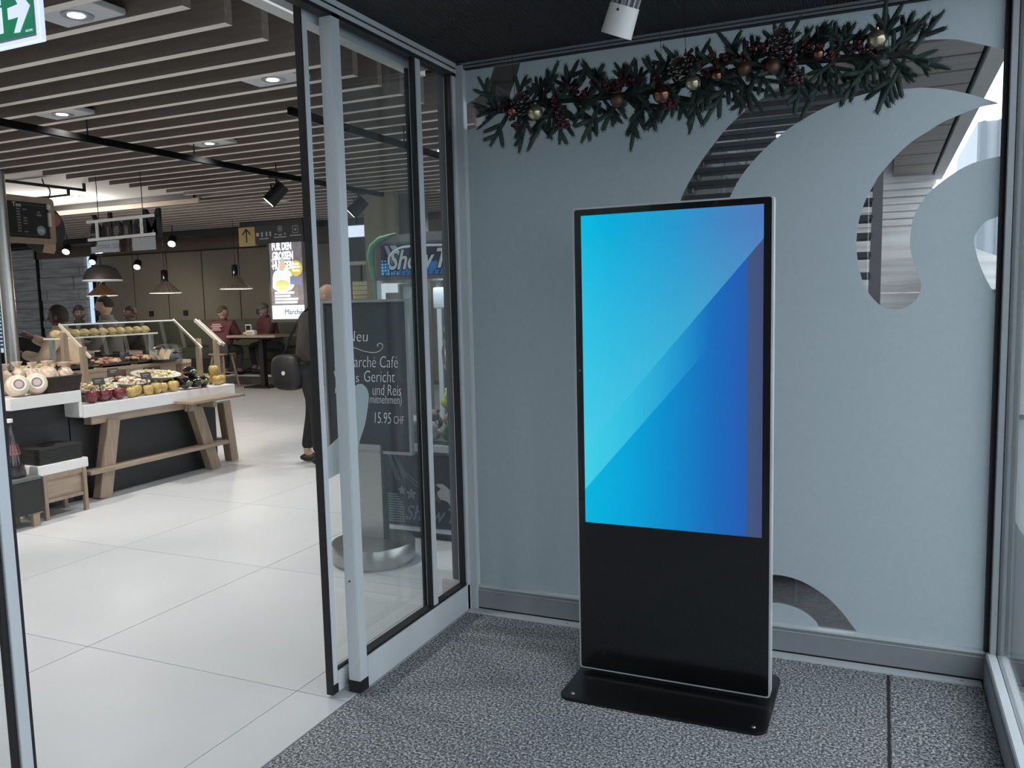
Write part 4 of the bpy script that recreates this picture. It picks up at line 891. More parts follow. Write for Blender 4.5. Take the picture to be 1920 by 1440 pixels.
# ================================================================== PENDANTS
def pendant(x, y, z, lab, shade, H=.2):
    t = thing('pendant_lamp', lab, 'pendant lamp', (x, y, z), group='pleated pendant lamps over the far tables')
    b = MB(); n = 36; vs = []
    for i in range(n):
        a = 2 * math.pi * i / n; k = 1.0 if i % 2 else .93
        vs += [(.055 * k * math.cos(a), .055 * k * math.sin(a), H), (.26 * k * math.cos(a), .26 * k * math.sin(a), 0)]
    b.add(vs, [(2 * i, 2 * i + 1, (2 * i + 3) % (2 * n), (2 * i + 2) % (2 * n)) for i in range(n)]); b.build('pleated_shade', shade, t)
    MB().lathe([(.262, -.008), (.27, 0), (.262, .008), (.254, 0), (.262, -.008)], 36).build('rim', mat('pale lamp rim', (220, 212, 200), .4), t)
    MB().lathe([(.06, H - .01), (.058, H + .17), (.04, H + .2), (0, H + .2)], 20).build('neck', mat('black gloss', (26, 22, 20), .15, 0, .1, coat=.5), t, smooth=True)
    MB().cyl((0, 0, H + .2), (0, 0, 2.98 - z), .005, n=6).build('cable', BLKM, t)
    MB().sphere((0, 0, .06), .045, nu=12, nv=8).build('bulb', LAMPW, t, smooth=True)
    L = bpy.data.lights.new('pendant', 'POINT'); L.energy = 20; L.color = (1, .86, .7); L.shadow_soft_size = .06
    lo = bpy.data.objects.new('pendant', L); COL.objects.link(lo); lo.parent = t; lo.location = (0, 0, -.06)
PSH = mat('grey pleated metal', (150, 138, 122), .35, .5); PSB = mat('copper pleated metal', (150, 112, 84), .4, .4)
pendant(-9.69, 7.3, 1.81, 'grey pleated pendant lamp left of the two by the olive panels', PSH)
pendant(-8.08, 7.3, 1.84, 'grey pleated pendant lamp nearest the arrow sign', PSH)
pendant(-11.26, 7.3, 1.8, 'copper pleated pendant lamp in front of the stone wall', PSB)
dl = thing('dome_lamp', 'large dark dome lamp above the copper pendant', 'pendant lamp', (-9.9, 6.2, 2.02))
MB().lathe([(.3, 0), (.29, .06), (.22, .19), (.1, .25), (0, .26)], 32).build('dome', mat('dark grey dome', (54, 52, 50), .5), dl, smooth=True)
MB().lathe([(.305, -.012), (.305, .012), (.28, .012), (.28, -.012), (.305, -.012)], 32).build('rim', WHITE, dl); MB().cyl((0, 0, .26), (0, 0, .98), .006, n=6).build('cable', BLKM, dl)
def ceil_spot(loc, lab):
    t = thing('round_spotlight', lab, 'spotlight', loc, group='round lit spots under the far ceiling'); d = Vector((.35, -.5, -.55)).normalized()
    MB().cyl((0, 0, 0), (d * .16)[:], .07, .08, 20).build('housing', BLKM, t, smooth=True); MB().cyl((d * .158)[:], (d * .164)[:], .062, n=20).build('lens', LAMPC, t)
    MB().cyl((0, 0, 0), (0, 0, .3), .01, n=6).build('stem', BLKM, t)
    L = bpy.data.lights.new('spot lamp', 'SPOT'); L.energy = 30; L.color = (1, .9, .78); L.spot_size = R(110); L.spot_blend = .7; L.shadow_soft_size = .06
    lo = bpy.data.objects.new('spot lamp', L); COL.objects.link(lo); lo.parent = t; lo.location = d * .2; lo.rotation_euler = Vector((-.3, .75, -.5)).to_track_quat('-Z', 'Y').to_euler()
ceil_spot((-12.4, 7.55, 2.76), 'lit round spot left of the shop name sign'); ceil_spot((-13.0, 8.6, 2.62), 'lit round spot below the hand disc sign'); ceil_spot((-9.75, 7.6, 2.78), 'lit round spot right of the shop name sign'); ceil_spot((-12.2, 9.0, 2.5), 'lit round spot under the shop name sign')
# ================================================================== WAYFINDING AND SCREEN
wy = thing('direction_sign', 'dark hanging direction sign with icons above the poster screen', 'sign', (-7.55, 8.0, 2.62))
NAVY = mat('navy sign', (46, 46, 52), .6)
MB().box(-.65, .38, -.02, .02, 0, .3).build('board', NAVY, wy, bevel=.003)
MB().box(-1.02, -.655, -.03, .03, -.03, .3).build('yellow_panel', mat('ochre panel', (176, 152, 98), .6), wy, bevel=.003)
MB().bar((-.84, -.034, .03), (-.84, -.034, .26), .006, .022, up=(1, 0, 0)).bar((-.93, -.034, .17), (-.84, -.034, .265), .006, .022, up=(1, 0, 0)).bar((-.75, -.034, .17), (-.84, -.034, .265), .006, .022, up=(1, 0, 0)).build('arrow', LB, wy)
ICO = mat('pale icon print', (168, 166, 170), .6)
b = MB().cyl((-.6, -.021, .16), (-.6, -.024, .16), .035, n=16)
for x in (-.52, -.42, -.34): b.box(x, x + .035, -.024, -.021, .12, .2)
for x0, x1, z in ((-.56, -.36, .075), (-.24, .02, .085), (.1, .34, .1)): b.box(x0, x1, -.024, -.021, z, z + .018)
for (x, z, s_) in ((-.11, .24, .045), (.22, .21, .062)):
    for a0, a1, c0, c1 in ((x - s_, x + s_, z + s_ - .01, z + s_), (x - s_, x + s_, z - s_, z - s_ + .01), (x - s_, x - s_ + .01, z - s_, z + s_), (x + s_ - .01, x + s_, z - s_, z + s_)): b.box(a0, a1, -.024, -.021, c0, c1)
    b.box(x - .02, x + .02, -.024, -.021, z - .02, z + .015)
for x in (-.22, -.02): b.box(x, x + .03, -.024, -.021, .13, .16)
b.box(-.15, -.07, -.024, -.021, .125, .145); b.build('icons', ICO, wy)
MB().box(-1.0, .36, -.01, .01, .3, .62).build('hanger', BLKM, wy)
ps = thing('poster_screen', 'tall lit advertising screen reading fuer den grossen hunger', 'screen', (-7.6, 8.05, 1.3))
EM = lambda nm, c, e=.9: mat(nm, c, .6, 0, .12, 14, emit=e)
MB().box(-.42, .42, .0, .08, -.06, 1.4).build('housing', mat('dark screen frame', (60, 56, 54), .5), ps, bevel=.004)
MB().box(-.37, .33, -.006, .0, .24, 1.36).build('picture', mat('blurred kitchen picture', (96, 90, 94), .5, 0, .7, 7, emit=.42, ecol=(150, 142, 148)), ps)
MB().box(-.37, .33, -.007, .0, .0, .24).build('white_footer', EM('lit white footer', (216, 230, 240), .7), ps)
EW = EM('lit white letters', (240, 250, 255), 1.3)
for k, s_ in enumerate(('FÜR DEN', 'GROSSEN', 'HUNGER!')):
    me = text_mesh(s_, .19, EW, .001, .008)
    for v in me.vertices: v.co.x *= .55
    place('lettering', me, ps, frame_mat((-.31, -.008, 1.2 - .165 * k), *FRONT))
place('lettering', text_mesh('Marché', .13, mat('grey letters', (86, 92, 96), .6), .001), ps, frame_mat((-.1, -.009, .08), *FRONT))
MB().cyl((.19, -.008, .87), (.19, -.006, .87), .135, n=32).build('yellow_badge', EM('lit ochre badge', (196, 182, 92), .85), ps)
b = MB()
for k, (w, z) in enumerate(((.12, .93), (.17, .88), (.15, .82))): b.box(.19 - w / 2, .19 + w / 2, -.0105, -.008, z, z + .028)
for k, w in enumerate((.42, .33, .5, .48)): b.box(-.29, -.29 + w, -.0105, -.008, .44 - .055 * k, .475 - .055 * k)
o = b.build('small_print', EW, ps); o['kind'] = 'stuff'
def flatp(nm, pts, mt, z): place(nm, flat_shape(nm, catmull(pts, 3), [], .0006, mt), ps, frame_mat((0, z, 0), *FRONT))
flatp('apron_figure', [(-.33, .55), (-.31, .78), (-.2, .86), (.0, .87), (.1, .76), (.14, .58), (.05, .5), (-.2, .48)], EM('lit pale shirt', (214, 226, 224), .95), -.0078)
flatp('figure_head', [(-.16, .86), (-.165, .95), (-.12, 1.02), (-.05, 1.01), (-.03, .93), (-.06, .86), (-.11, .83)], EM('lit skin', (216, 180, 158), .9), -.0086)
flatp('green_cap', [(-.17, .98), (-.13, 1.03), (-.1, 1.08), (-.06, 1.04), (-.02, .99), (-.09, 1.01)], EM('lit mint', (150, 196, 176), .9), -.0094)
flatp('salad_bowl', [(-.28, .6), (-.2, .67), (-.05, .68), (.04, .62), (-.02, .52), (-.2, .5)], EM('lit salad green', (190, 196, 130), .9), -.0094)
flatp('kitchen_shelf', [(.05, .6), (.06, .74), (.3, .73), (.31, .58)], EM('lit bottles blue', (120, 128, 164), .7), -.0082)
b = MB()
for i in range(3):
    for j in range(2): b.box(-.33 + .07 * i, -.29 + .07 * i, -.009, -.007, .9 + .1 * j, .95 + .1 * j)
b.build('shelf_squares', EM('lit tile', (206, 204, 210), .8), ps)
# ================================================================== CHALKBOARD STAND
cs = thing('chalkboard_stand', 'black chalkboard menu on a steel post with a round base', 'menu board', (-.93, .52, 0))
MB().lathe([(.0, .02), (.235, .02), (.235, .0), (.24, 0), (.24, .02), (.25, .022), (.25, .118), (.247, .122), (0, .122)], 56, (-.92, .5, 0)).wb('round_base', STEEL, cs, smooth=True)
MB().box(-1.06, -.865, .535, .568, .12, .7).wb('post', STEEL, cs, bevel=.003)
MB().box(-.866, -.848, .532, .57, .12, .7).wb('post_edge', mat('dark post edge', (74, 76, 78), .5, .4), cs)
me = flat_shape('frame', [(-1.252, .648), (-.645, .648), (-.645, 1.568), (-1.252, 1.568)], [[(-1.236, .664), (-.661, .664), (-.661, 1.552), (-1.236, 1.552)]], .014, mat('grey board frame', (150, 152, 154), .45, .2))
pinv(place('frame', me, None, frame_mat((0, .546, 0), *FRONT)), cs)
MB().box(-1.24, -.657, .546, .558, .66, 1.556).wb('board', mat('chalkboard', (37, 39, 41), .7, 0, .08, 3), cs)
CKW = mat('white chalk', (240, 241, 242), .8)
def chalk(s_, x, z, size, w, sh=.12):
    me = text_mesh(s_, size, CKW, .0003, -.0014 * size / .09, sh)
    mx = max(v.co.x for v in me.vertices)
    for v in me.vertices: v.co.x *= w / mx
    pinv(place('chalk_text', me, None, frame_mat((x, .5455, z), *FRONT)), cs)
chalk('Neu', -1.09, 1.32, .095, .16); chalk('im Marché Café', -1.185, 1.165, .1, .457); chalk('V', -1.195, 1.073, .1, .05); chalk('s', -1.035, 1.075, .085, .03); chalk('Gericht', -.975, 1.078, .1, .222)
chalk('m', -1.19, 1.001, .085, .05); chalk('und Reis', -.918, 1.0, .095, .205); chalk('mitnehmen)', -.938, .95, .075, .226); chalk('15.95', -.918, .83, .098, .128); chalk('CHF', -.775, .832, .068, .075)
cur = [(-1.1, 1.275), (-1.034, 1.283), (-.96, 1.262), (-.88, 1.255), (-.835, 1.275), (-.826, 1.3), (-.845, 1.312), (-.865, 1.302), (-.86, 1.29)]
MB().tube([(a, .545, b) for a, b in catmull(cur, 4, closed=False)], .0018, 5).wb('chalk_flourish', CKW, cs)
# ================================================================== CLAW MACHINE
cm = thing('claw_machine', 'claw crane machine with a blue marquee behind the chalkboard', 'arcade machine', (-.75, 1.4, 0))
GRY = mat('machine grey', (112, 112, 116), .45, .2); WHP = mat('machine white', (206, 214, 220), .4); NAV = mat('navy print', (38, 42, 58), .5, 0, .3, 4)
MB().box(-1.12, -.36, 1.0, 1.78, 0, .045).wb('plinth', CHAR, cm); MB().box(-1.14, -.34, .98, 1.8, .045, .075).wb('base_strip', WHP, cm, bevel=.003)
MB().box(-1.14, -.34, .985, 1.8, .075, .58).wb('cabinet', GRY, cm, bevel=.003); MB().box(-1.125, -.355, .979, .985, .085, .56).wb('front_print', NAV, cm)
MB().box(-1.14, -.34, .98, 1.8, .58, .625).wb('sill', WHP, cm, bevel=.003)
for x in (-1.14, -.375): MB().box(x, x + .035, .98, 1.015, .625, 1.69).wb('corner_post', WHP, cm, bevel=.003); MB().box(x, x + .035, 1.765, 1.8, .625, 1.69).wb('corner_post', WHP, cm, bevel=.003)
MB().box(-1.14, -.34, .98, 1.8, 1.69, 1.712).wb('head_strip', GRY, cm); MB().box(-1.14, -.34, .985, 1.8, 1.712, 1.93).wb('marquee_box', GRY, cm, bevel=.003)
MB().box(-1.105, -.985, .982, .99, 1.61, 1.67).box(-1.105, -1.08, .982, .99, .7, 1.61).wb('lit_corner', mat('lit white panel', (214, 228, 236), .5, emit=.6), cm)
MB().box(-1.1, -.38, 1.77, 1.775, .63, 1.69).wb('back_mirror', mat('grey mirror', (120, 122, 124), .1, .6), cm)
MB().box(-1.105, -.375, .99, .996, .63, 1.69).wb('front_glass', GLASS, cm); MB().box(-1.128, -1.122, 1.015, 1.765, .63, 1.69).wb('side_glass', GLASS, cm)
arch = [(-1.16, 1.93)] + [(-.74 - .42 * math.cos(R(180 * k / 16)), 1.93 + .055 * math.sin(R(180 * k / 16))) for k in range(17)] + [(-.32, 1.93)]
MB().prism(arch, 'y', .99, 1.79).wb('arched_roof', mat('silver roof', (142, 144, 146), .4, .3), cm)
MG = mat('mint green trim', (104, 158, 122), .45)
MB().tube([(-1.152, .985, .08), (-1.152, .985, 1.68), (-1.17, .985, 1.76), (-1.18, .985, 1.84), (-1.165, .985, 1.91), (-1.1, .985, 1.955), (-.98, .985, 1.985)], [.012, .012, .018, .026, .022, .02, .006], 10).wb('green_trim', MG, cm, smooth=True)
BLU = mat('marquee blue', (34, 110, 170), .4, 0, .25, 5, emit=.22, ecol=(40, 120, 190)); DKP = mat('marquee dark', (44, 46, 70), .5, emit=.05)
MB().box(-1.1, -.36, .981, .985, 1.72, 1.8).wb('marquee_blue', BLU, cm); MB().box(-1.1, -.36, .981, .985, 1.8, 1.915).wb('marquee_dark', DKP, cm)
b = MB(); rr = random.Random(5)
for k in range(40): b.cyl((-1.09 + rr.random() * .12, .9805, 1.725 + rr.random() * .09), (-1.09 + rr.random() * .12, .9805, 1.725 + rr.random() * .09), .0001, n=3)
b = MB()
for i in range(7):
    for j in range(5):
        if i + j < 8: b.cyl((-1.088 + .022 * i, .981, 1.732 + .02 * j), (-1.088 + .022 * i, .9796, 1.732 + .02 * j), .0085 - .0007 * (i + j), n=10)
o = b.wb('light_dots', mat('pale blue dots', (140, 200, 236), .5, emit=.3), cm); o['kind'] = 'stuff'
MB().add([(-1.07, .9795, 1.91), (-1.04, .9795, 1.91), (-1.0, .9795, 1.8), (-1.02, .9795, 1.8)], [(0, 1, 2, 3)]).add([(-1.03, .9793, 1.91), (-.98, .9793, 1.91), (-.93, .9793, 1.82), (-.96, .9793, 1.82)], [(0, 1, 2, 3)]).wb('light_beam', mat('pale beam', (176, 186, 206), .5), cm)
MLT = mat('silver lettering', (200, 212, 220), .35, emit=.12); MLD = mat('black lettering edge', (18, 22, 30), .5)
def logo(x, z, size, w, lightm, y):
    for nm, mt, off, dy in (('lettering_edge', MLD, .011 * size / .16, 0), ('lettering', lightm, .003 * size / .16, -.0015)):
        for s_, dx, sc in (('Show', 0, .52), ('Time', .5, .5)):
            me = text_mesh(s_, size, mt, .0006, off, .35); mx = max(v.co.x for v in me.vertices)
            for v in me.vertices: v.co.x *= w * sc / mx
            pinv(place(nm, me, None, frame_mat((x + dx * w, y + dy, z), *FRONT)), cm)
logo(-1.045, 1.76, .17, .66, MLT, .9788)
MB().tube([(a, .9775, b) for a, b in catmull([(-1.035, 1.79), (-1.03, 1.84), (-.97, 1.885), (-.85, 1.9), (-.6, 1.895)], 5, closed=False)], .008, 6).wb('logo_swash', MLT, cm)
b = MB(); rr = random.Random(9)
for k in range(18): x = -1.08 + .04 * k; b.prism([(x, 1.722), (x + .012, 1.722), (x + .02, 1.722 + rr.uniform(.02, .035)), (x + .006, 1.74)], 'y', .9785, .9805)
o = b.wb('crowd_silhouette', mat('violet crowd', (66, 60, 130), .5), cm); o['kind'] = 'stuff'
LGD = mat('print grey', (118, 130, 142), .5)
logo(-.99, .125, .14, .6, LGD, .9765)
def star(cx, cz, r):
    pts = [((cx + (r if k % 2 == 0 else r * .42) * math.sin(k * math.pi / 5)), cz + (r if k % 2 == 0 else r * .42) * math.cos(k * math.pi / 5)) for k in range(10)]
    pin = [((cx + (r if k % 2 == 0 else r * .42) * .62 * math.sin(k * math.pi / 5)), cz + (r if k % 2 == 0 else r * .42) * .62 * math.cos(k * math.pi / 5)) for k in range(10)]
    pinv(place('star_print', flat_shape('star_print', pts, [pin], .0006, mat('star outline', (168, 186, 190), .5)), None, frame_mat((0, .978, 0), *FRONT)), cm)
    pinv(place('star_print', flat_shape('star_print', [((a - cx) * .5 + cx, (c - cz) * .5 + cz) for a, c in pin], [], .0006, mat('star outline', (168, 186, 190), .5)), None, frame_mat((0, .978, 0), *FRONT)), cm)
star(-1.005, .315, .032); star(-.935, .295, .042)
MB().prism([(-1.11, .56), (-1.085, .56), (-1.01, .38), (-1.05, .38)], 'y', .9775, .979).prism([(-1.07, .56), (-1.05, .56), (-.95, .4), (-.99, .4)], 'y', .9775, .979).wb('light_beam', mat('print beam', (84, 98, 112), .5), cm)
MB().tube([(a, .977, c) for a, c in catmull([(-.97, .42), (-.955, .43), (-.94, .41), (-.86, .36), (-.83, .34), (-.84, .33), (-.9, .36), (-.96, .4)], 4)], .003, 5).wb('guitar_outline', LGD, cm)
MB().prism([(-.86, .33), (-.72, .25), (-.70, .28), (-.84, .36)], 'y', .9765, .979).wb('guitar_neck', mat('red brown print', (104, 72, 72), .5), cm)
gb = catmull([(-.75, .37), (-.69, .375), (-.62, .31), (-.61, .24), (-.63, .2), (-.66, .26), (-.72, .28), (-.74, .32), (-.71, .345)], 4)
pinv(place('guitar_body', flat_shape('guitar_body', gb, [], .0008, mat('guitar white print', (186, 192, 188), .5)), None, frame_mat((0, .9765, 0), *FRONT)), cm)
b = MB()
for i in range(11):
    for j in range(12):
        if (i / 11) ** 2 + (j / 12 - .2) ** 2 < .8: b.box(-1.115 + .0125 * i, -1.107 + .0125 * i, .9775, .979, .1 + .0165 * j, .108 + .0165 * j)
o = b.wb('print_dots', mat('pale print dots', (150, 168, 176), .5), cm); o['kind'] = 'stuff'
MB().tube([(-.78, 1.3, 1.69), (-.78, 1.3, 1.42)], .012, 8).wb('claw_cable', STEEL, cm)
MB().lathe([(.03, 1.42), (.045, 1.36), (.03, 1.3), (.012, 1.26)], 16, (-.78, 1.3, 0)).wb('claw_hub', STEEL, cm, smooth=True)
for k in range(3):
    a = k * 2.09 + .6; dx, dy = math.cos(a), math.sin(a)
    MB().tube([(-.78 + dx * q, 1.3 + dy * q, z) for q, z in ((.02, 1.3), (.07, 1.28), (.1, 1.21), (.09, 1.12), (.05, 1.07))], [.008, .008, .007, .006, .004], 7).wb('claw_prong', STEEL, cm, smooth=True)
MB().box(-.86, -.7, 1.22, 1.38, 1.5, 1.64).wb('crane_carriage', WHP, cm, bevel=.006); MB().box(-.95, -.87, 1.7, 1.76, .63, 1.66).wb('light_column', mat('lit white panel', (214, 228, 236), .5, emit=.6), cm)
MB().box(-1.1, -.38, 1.02, 1.765, .6, .63).wb('prize_floor', GRY, cm)
L = bpy.data.lights.new('machine light', 'AREA'); L.energy = 5; L.size = .5; L.color = (.9, .96, 1); lo = bpy.data.objects.new('machine light', L); COL.objects.link(lo); lo.location = (-.75, 1.35, 1.68); pinv(lo, cm)
def plush(x, y, z, r, c, lab, ears=True):
    t = thing('plush_toy', lab, 'plush toy', (x, y, z), group='plush toys inside the claw machine')
    mt = mat('plush %d %d %d' % c, c, .95, 0, .2, 40, bump=.5, bscale=90)
    MB().sphere((0, 0, r * .75), r, r * .9, r * .75, 14, 10).build('body', mt, t, smooth=True); MB().sphere((r * .3, -r * .5, r * 1.5), r * .62, nu=14, nv=10).build('head', mt, t, smooth=True)
    for s_ in (-1, 1): MB().sphere((r * .3 + s_ * r * .5, -r * .4, r * 2.0), r * .22, nu=8, nv=6).build('ear', mt, t, smooth=True)
PL = [(-.96, 1.1, .64, .06, (150, 140, 142), 'grey mauve plush at the machine front left'), (-.82, 1.08, .64, .062, (196, 192, 188), 'off white plush at the machine front'), (-.69, 1.09, .64, .06, (120, 150, 128), 'sage green plush at the machine front'), (-.56, 1.1, .64, .06, (170, 150, 150), 'rosy grey plush at the machine front right'),
      (-.9, 1.24, .68, .07, (136, 120, 124), 'brown mauve plush in the middle of the heap'), (-.74, 1.24, .7, .075, (150, 132, 130), 'large dusky plush under the claw'), (-.58, 1.26, .7, .07, (186, 184, 184), 'pale grey plush right of the claw'), (-.85, 1.4, .8, .07, (176, 196, 110), 'lime plush on top of the heap'), (-.7, 1.4, .83, .085, (70, 150, 160), 'teal plush on top of the heap'), (-.55, 1.42, .8, .07, (210, 210, 208), 'white plush on top right of the heap')]
for p in PL: plush(*p)
# ================================================================== MID SHOP: PILLAR, CABINET, BOXES
pi = struct('trim_2', 'beige square pillar behind the claw machine')
MB().box(-4.6, -4.1, 6.0, 6.5, 0, 3.3).build('pillar', mat('beige pillar', (150, 141, 124), .8), pi, bevel=.01); MB().box(-4.1, -3.88, 6.1, 6.5, 0, 3.0).build('pillar_return', mat('grey return', (104, 102, 96), .8), pi)
kc = thing('tall_cabinet', 'dark tall cabinet beside the beige pillar', 'cabinet', (-5.5, 6.6, 0))
MB().box(.25, .85, -.3, .3, .08, 1.6).build('body', mat('cabinet grey', (92, 88, 82), .6), kc, bevel=.005); MB().box(.28, .82, -.28, .28, 0, .08).build('plinth', CHAR, kc)
for k in range(2): MB().box(.26 + .3 * k, .545 + .3 * k, -.315, -.3, .12, 1.56).build('door', mat('cabinet door', (120, 112, 100), .6), kc, bevel=.004)
bxs = thing('box_stack', 'stack of pale woven boxes on the tall cabinet', 'boxes', (-4.95, 6.55, 1.6))
for k in range(4): MB().box(-.16, .14, -.15, .15, .065 * k, .06 + .065 * k).build('box', mat('pale straw', (196, 190, 150), .8, 0, .15, 30, bump=.3), bxs, bevel=.004)
lm = thing('lit_menu_panel', 'glowing white light panel beside the beige pillar', 'light panel', (-5.42, 7.0, 2.54))
MB().box(-.16, .16, -.02, .02, 0, .17).build('light_face', mat('lit panel', (226, 236, 255), .5, emit=1.0), lm); MB().box(-.18, .18, -.015, .05, -.02, .19).build('casing', CHAR, lm); MB().cyl((0, .02, .17), (0, .02, .5), .012, n=8).build('hanger', BLKM, lm)
bt2 = struct('trim_3', 'dark lintel with a pale lower edge over the back counter')
MB().box(-5.95, -4.65, 7.4, 7.6, 2.2, 2.6).build('lintel', mat('dark lintel', (62, 60, 58), .7), bt2); MB().box(-5.95, -4.65, 7.38, 7.6, 2.15, 2.2).build('pale_edge', mat('pale strip', (190, 186, 172), .6), bt2)
# ================================================================== HIGH TABLES, STOOLS, BENCH
def high_table(x, y, w, lab):
    t = thing('high_table', lab, 'table', (x, y, 0), group='high tables along the far wall')
    MB().box(-w / 2, w / 2, -.32, .32, .955, 1.0).build('top', WOODX, t, bevel=.005); MB().box(-.05, .05, -.05, .05, .03, .955).build('column', BLKM, t)
    MB().box(-.28, .28, -.25, .25, 0, .03).build('foot_plate', BLKM, t, bevel=.004); MB().box(-w * .3, w * .3, -.2, .2, .92, .955).build('under_frame', BLKM, t)
    return t
high_table(-8.85, 8.75, 1.15, 'high oak table between the two people in red jackets')
high_table(-7.6, 4.0, 1.2, 'high table in front of the woman in beige')
def stool(x, y, lab, rz=0):
    t = thing('bar_stool', lab, 'stool', (x, y, 0), rz, 'oak bar stools')
    MB().prism(rrect(-.2, .2, -.18, .18, .06), 'z', .63, .665).build('seat', WOODX, t, bevel=.006)
    for sx in (-1, 1):
        for sy in (-1, 1): MB().bar((sx * .13, sy * .11, .63), (sx * .21, sy * .19, 0), .035, .035).build('leg', WOOD, t)
    for s_ in (-1, 1): MB().bar((s_ * .185, -.165, .22), (s_ * .185, .165, .22), .02, .025).build('stretcher', WOOD, t); MB().bar((-.185, s_ * .165, .28), (.185, s_ * .165, .28), .02, .025).build('stretcher', WOOD, t)
stool(-9.62, 8.5, 'oak bar stool under the nearer person in a red jacket'); stool(-6.3, 3.1, 'oak bar stool under the woman in beige', .3); stool(-6.85, 4.3, 'oak bar stool under the bearded man', .2)
bn = thing('upholstered_bench', 'raised green bench along the olive panelled wall', 'bench', (-10, 10.1, 0))
MB().box(-5, 2.2, -.55, .3, .2, .45).build('base', CHAR, bn); MB().box(-5, 2.2, -.5, .3, .45, .7).build('seat_cushion', mat('dark green cushion', (74, 80, 60), .9, 0, .15, 20), bn, bevel=.02)
MB().box(-5.1, 2.3, -.98, .3, 0, .2).build('platform', mat('grey platform', (84, 80, 78), .8), bn, bevel=.004); MB().box(-5.1, 2.3, -.995, -.98, .16, .2).build('platform_edge', ALU, bn)
for k in range(5): t = thing('wall_socket', ['black wall socket nearest the poster screen', 'second black wall socket from the poster screen', 'third black wall socket from the poster screen', 'fourth black wall socket from the poster screen', 'fifth black wall socket from the poster screen'][k], 'socket', (-9.35 - 1.05 * k, 10.49, 1.42), group='black sockets on the olive panels'); MB().box(-.06, .06, -.02, .01, -.06, .06).build('plate', BLKM, t, bevel=.004); MB().cyl((0, -.021, 0), (0, -.02, 0), .035, n=16).build('insert', CHAR, t)
nb_ = thing('napkin_holder', 'white folded packet on the high table by the far man', 'packet', (-8.95, 8.6, 1.0)); MB().prism(rrect(-.11, .09, -.05, .05, .02), 'z', 0, .09).build('packet', WHITE, nb_, bevel=.01); MB().box(-.08, .06, -.052, -.05, .02, .06).build('packet_print', mat('grey print', (170, 168, 166), .6), nb_)
bu = thing('bread_roll', 'small pale roll on the high table', 'roll', (-9.1, 8.6, 1.0)); MB().sphere((0, 0, .028), .06, .05, .03, 14, 8).build('crumb', mat('pale roll', (206, 186, 156), .7), bu, smooth=True); MB().sphere((0, 0, .036), .045, .036, .026, 12, 8).build('crust', mat('roll crust', (214, 178, 130), .7), bu, smooth=True)
fs = thing('table_frame_sign', 'small framed sign standing on the high table', 'frame', (-9.25, 8.85, 1.0)); MB().box(-.07, .07, -.01, .01, 0, .19).build('frame', WHITE, fs); MB().box(-.055, .055, -.012, -.01, .02, .17).build('print', CHAR, fs)
# ================================================================== PEOPLE
def skin(verts, edges, sub=2):
    """verts: name -> (xyz, radius or (rx, ry)); one skinned surface"""
    names = list(verts); me = bpy.data.meshes.new('skin_tmp')
    me.from_pydata([verts[k][0] for k in names], [(names.index(a), names.index(b)) for a, b in edges], []); me.update()
    o = bpy.data.objects.new('skin_tmp', me); COL.objects.link(o)
    m = o.modifiers.new('s', 'SKIN'); m.use_smooth_shade = True
    if not me.skin_vertices:
        bpy.context.view_layer.objects.active = o; bpy.ops.mesh.customdata_skin_add()
    for i, k in enumerate(names):
        r = verts[k][1]; r = (r, r) if isinstance(r, (int, float)) else r
        sv = me.skin_vertices[0].data[i]; sv.radius = r; sv.use_root = (i == 0)
    u = o.modifiers.new('u', 'SUBSURF'); u.levels = sub; u.render_levels = sub
    r = eval_mesh(o); bpy.data.objects.remove(o); return r
def join(name, parts, mats):
    """parts: (mesh, matrix or None, material offset) -> one mesh"""
    bm = bmesh.new()
    for me, mx, mo in parts:
        t = bmesh.new(); t.from_mesh(me)
        if mx is not None: bmesh.ops.transform(t, matrix=mx, verts=t.verts)
        for f in t.faces: f.material_index += mo; f.smooth = True
        tm = bpy.data.meshes.new('t'); t.to_mesh(tm); t.free(); bm.from_mesh(tm); bpy.data.meshes.remove(tm)
    out = bpy.data.meshes.new(name); bm.to_mesh(out); bm.free()
    for m in mats: out.materials.append(m)
    return out
def head_fn(p, q):
    x, y, z = q
    if p.z < -.1: k = 1 - .32 * ((-p.z - .1) / .9) ** 1.5; x *= k; y *= (1 - .1 * (-p.z))
    if p.y < 0:
        f = max(0, -p.y)
        nz = math.exp(-((p.x / .13) ** 2) - ((p.z + .13) / .17) ** 2) * f; y -= .026 * nz
        y -= .012 * math.exp(-((p.x / .3) ** 2) - ((p.z + .78) / .15) ** 2) * f
        y += .010 * (math.exp(-(((abs(p.x) - .36) / .16) ** 2) - ((p.z - .05) / .12) ** 2)) * f
        y -= .006 * math.exp(-((p.x / .5) ** 2) - ((p.z - .22) / .1) ** 2) * f
    return Vector((x, y, z))
def head_mesh():
    b = MB(); b.sphere((0, 0, 0), .077, .098, .118, 30, 22, m=0, fn=head_fn)
    for s_ in (-1, 1):
        b.sphere((s_ * .03, -.082, .008), .0125, .008, .008, 10, 8, m=1); b.sphere((s_ * .03, -.0885, .008), .0052, .004, .0052, 8, 6, m=2)
        b.sphere((s_ * .077, .012, -.01), .012, .022, .032, 10, 8, m=0); b.bar((s_ * .014, -.094, .03), (s_ * .046, -.083, .032), .006, .006, m=2)
    b.sphere((0, -.088, -.058), .022, .008, .0065, 12, 6, m=3); b.sphere((0, -.112, -.026), .013, .009, .009, 10, 6, m=0)
    return b.mesh('head', [], smooth=True)
HEADM = head_mesh()
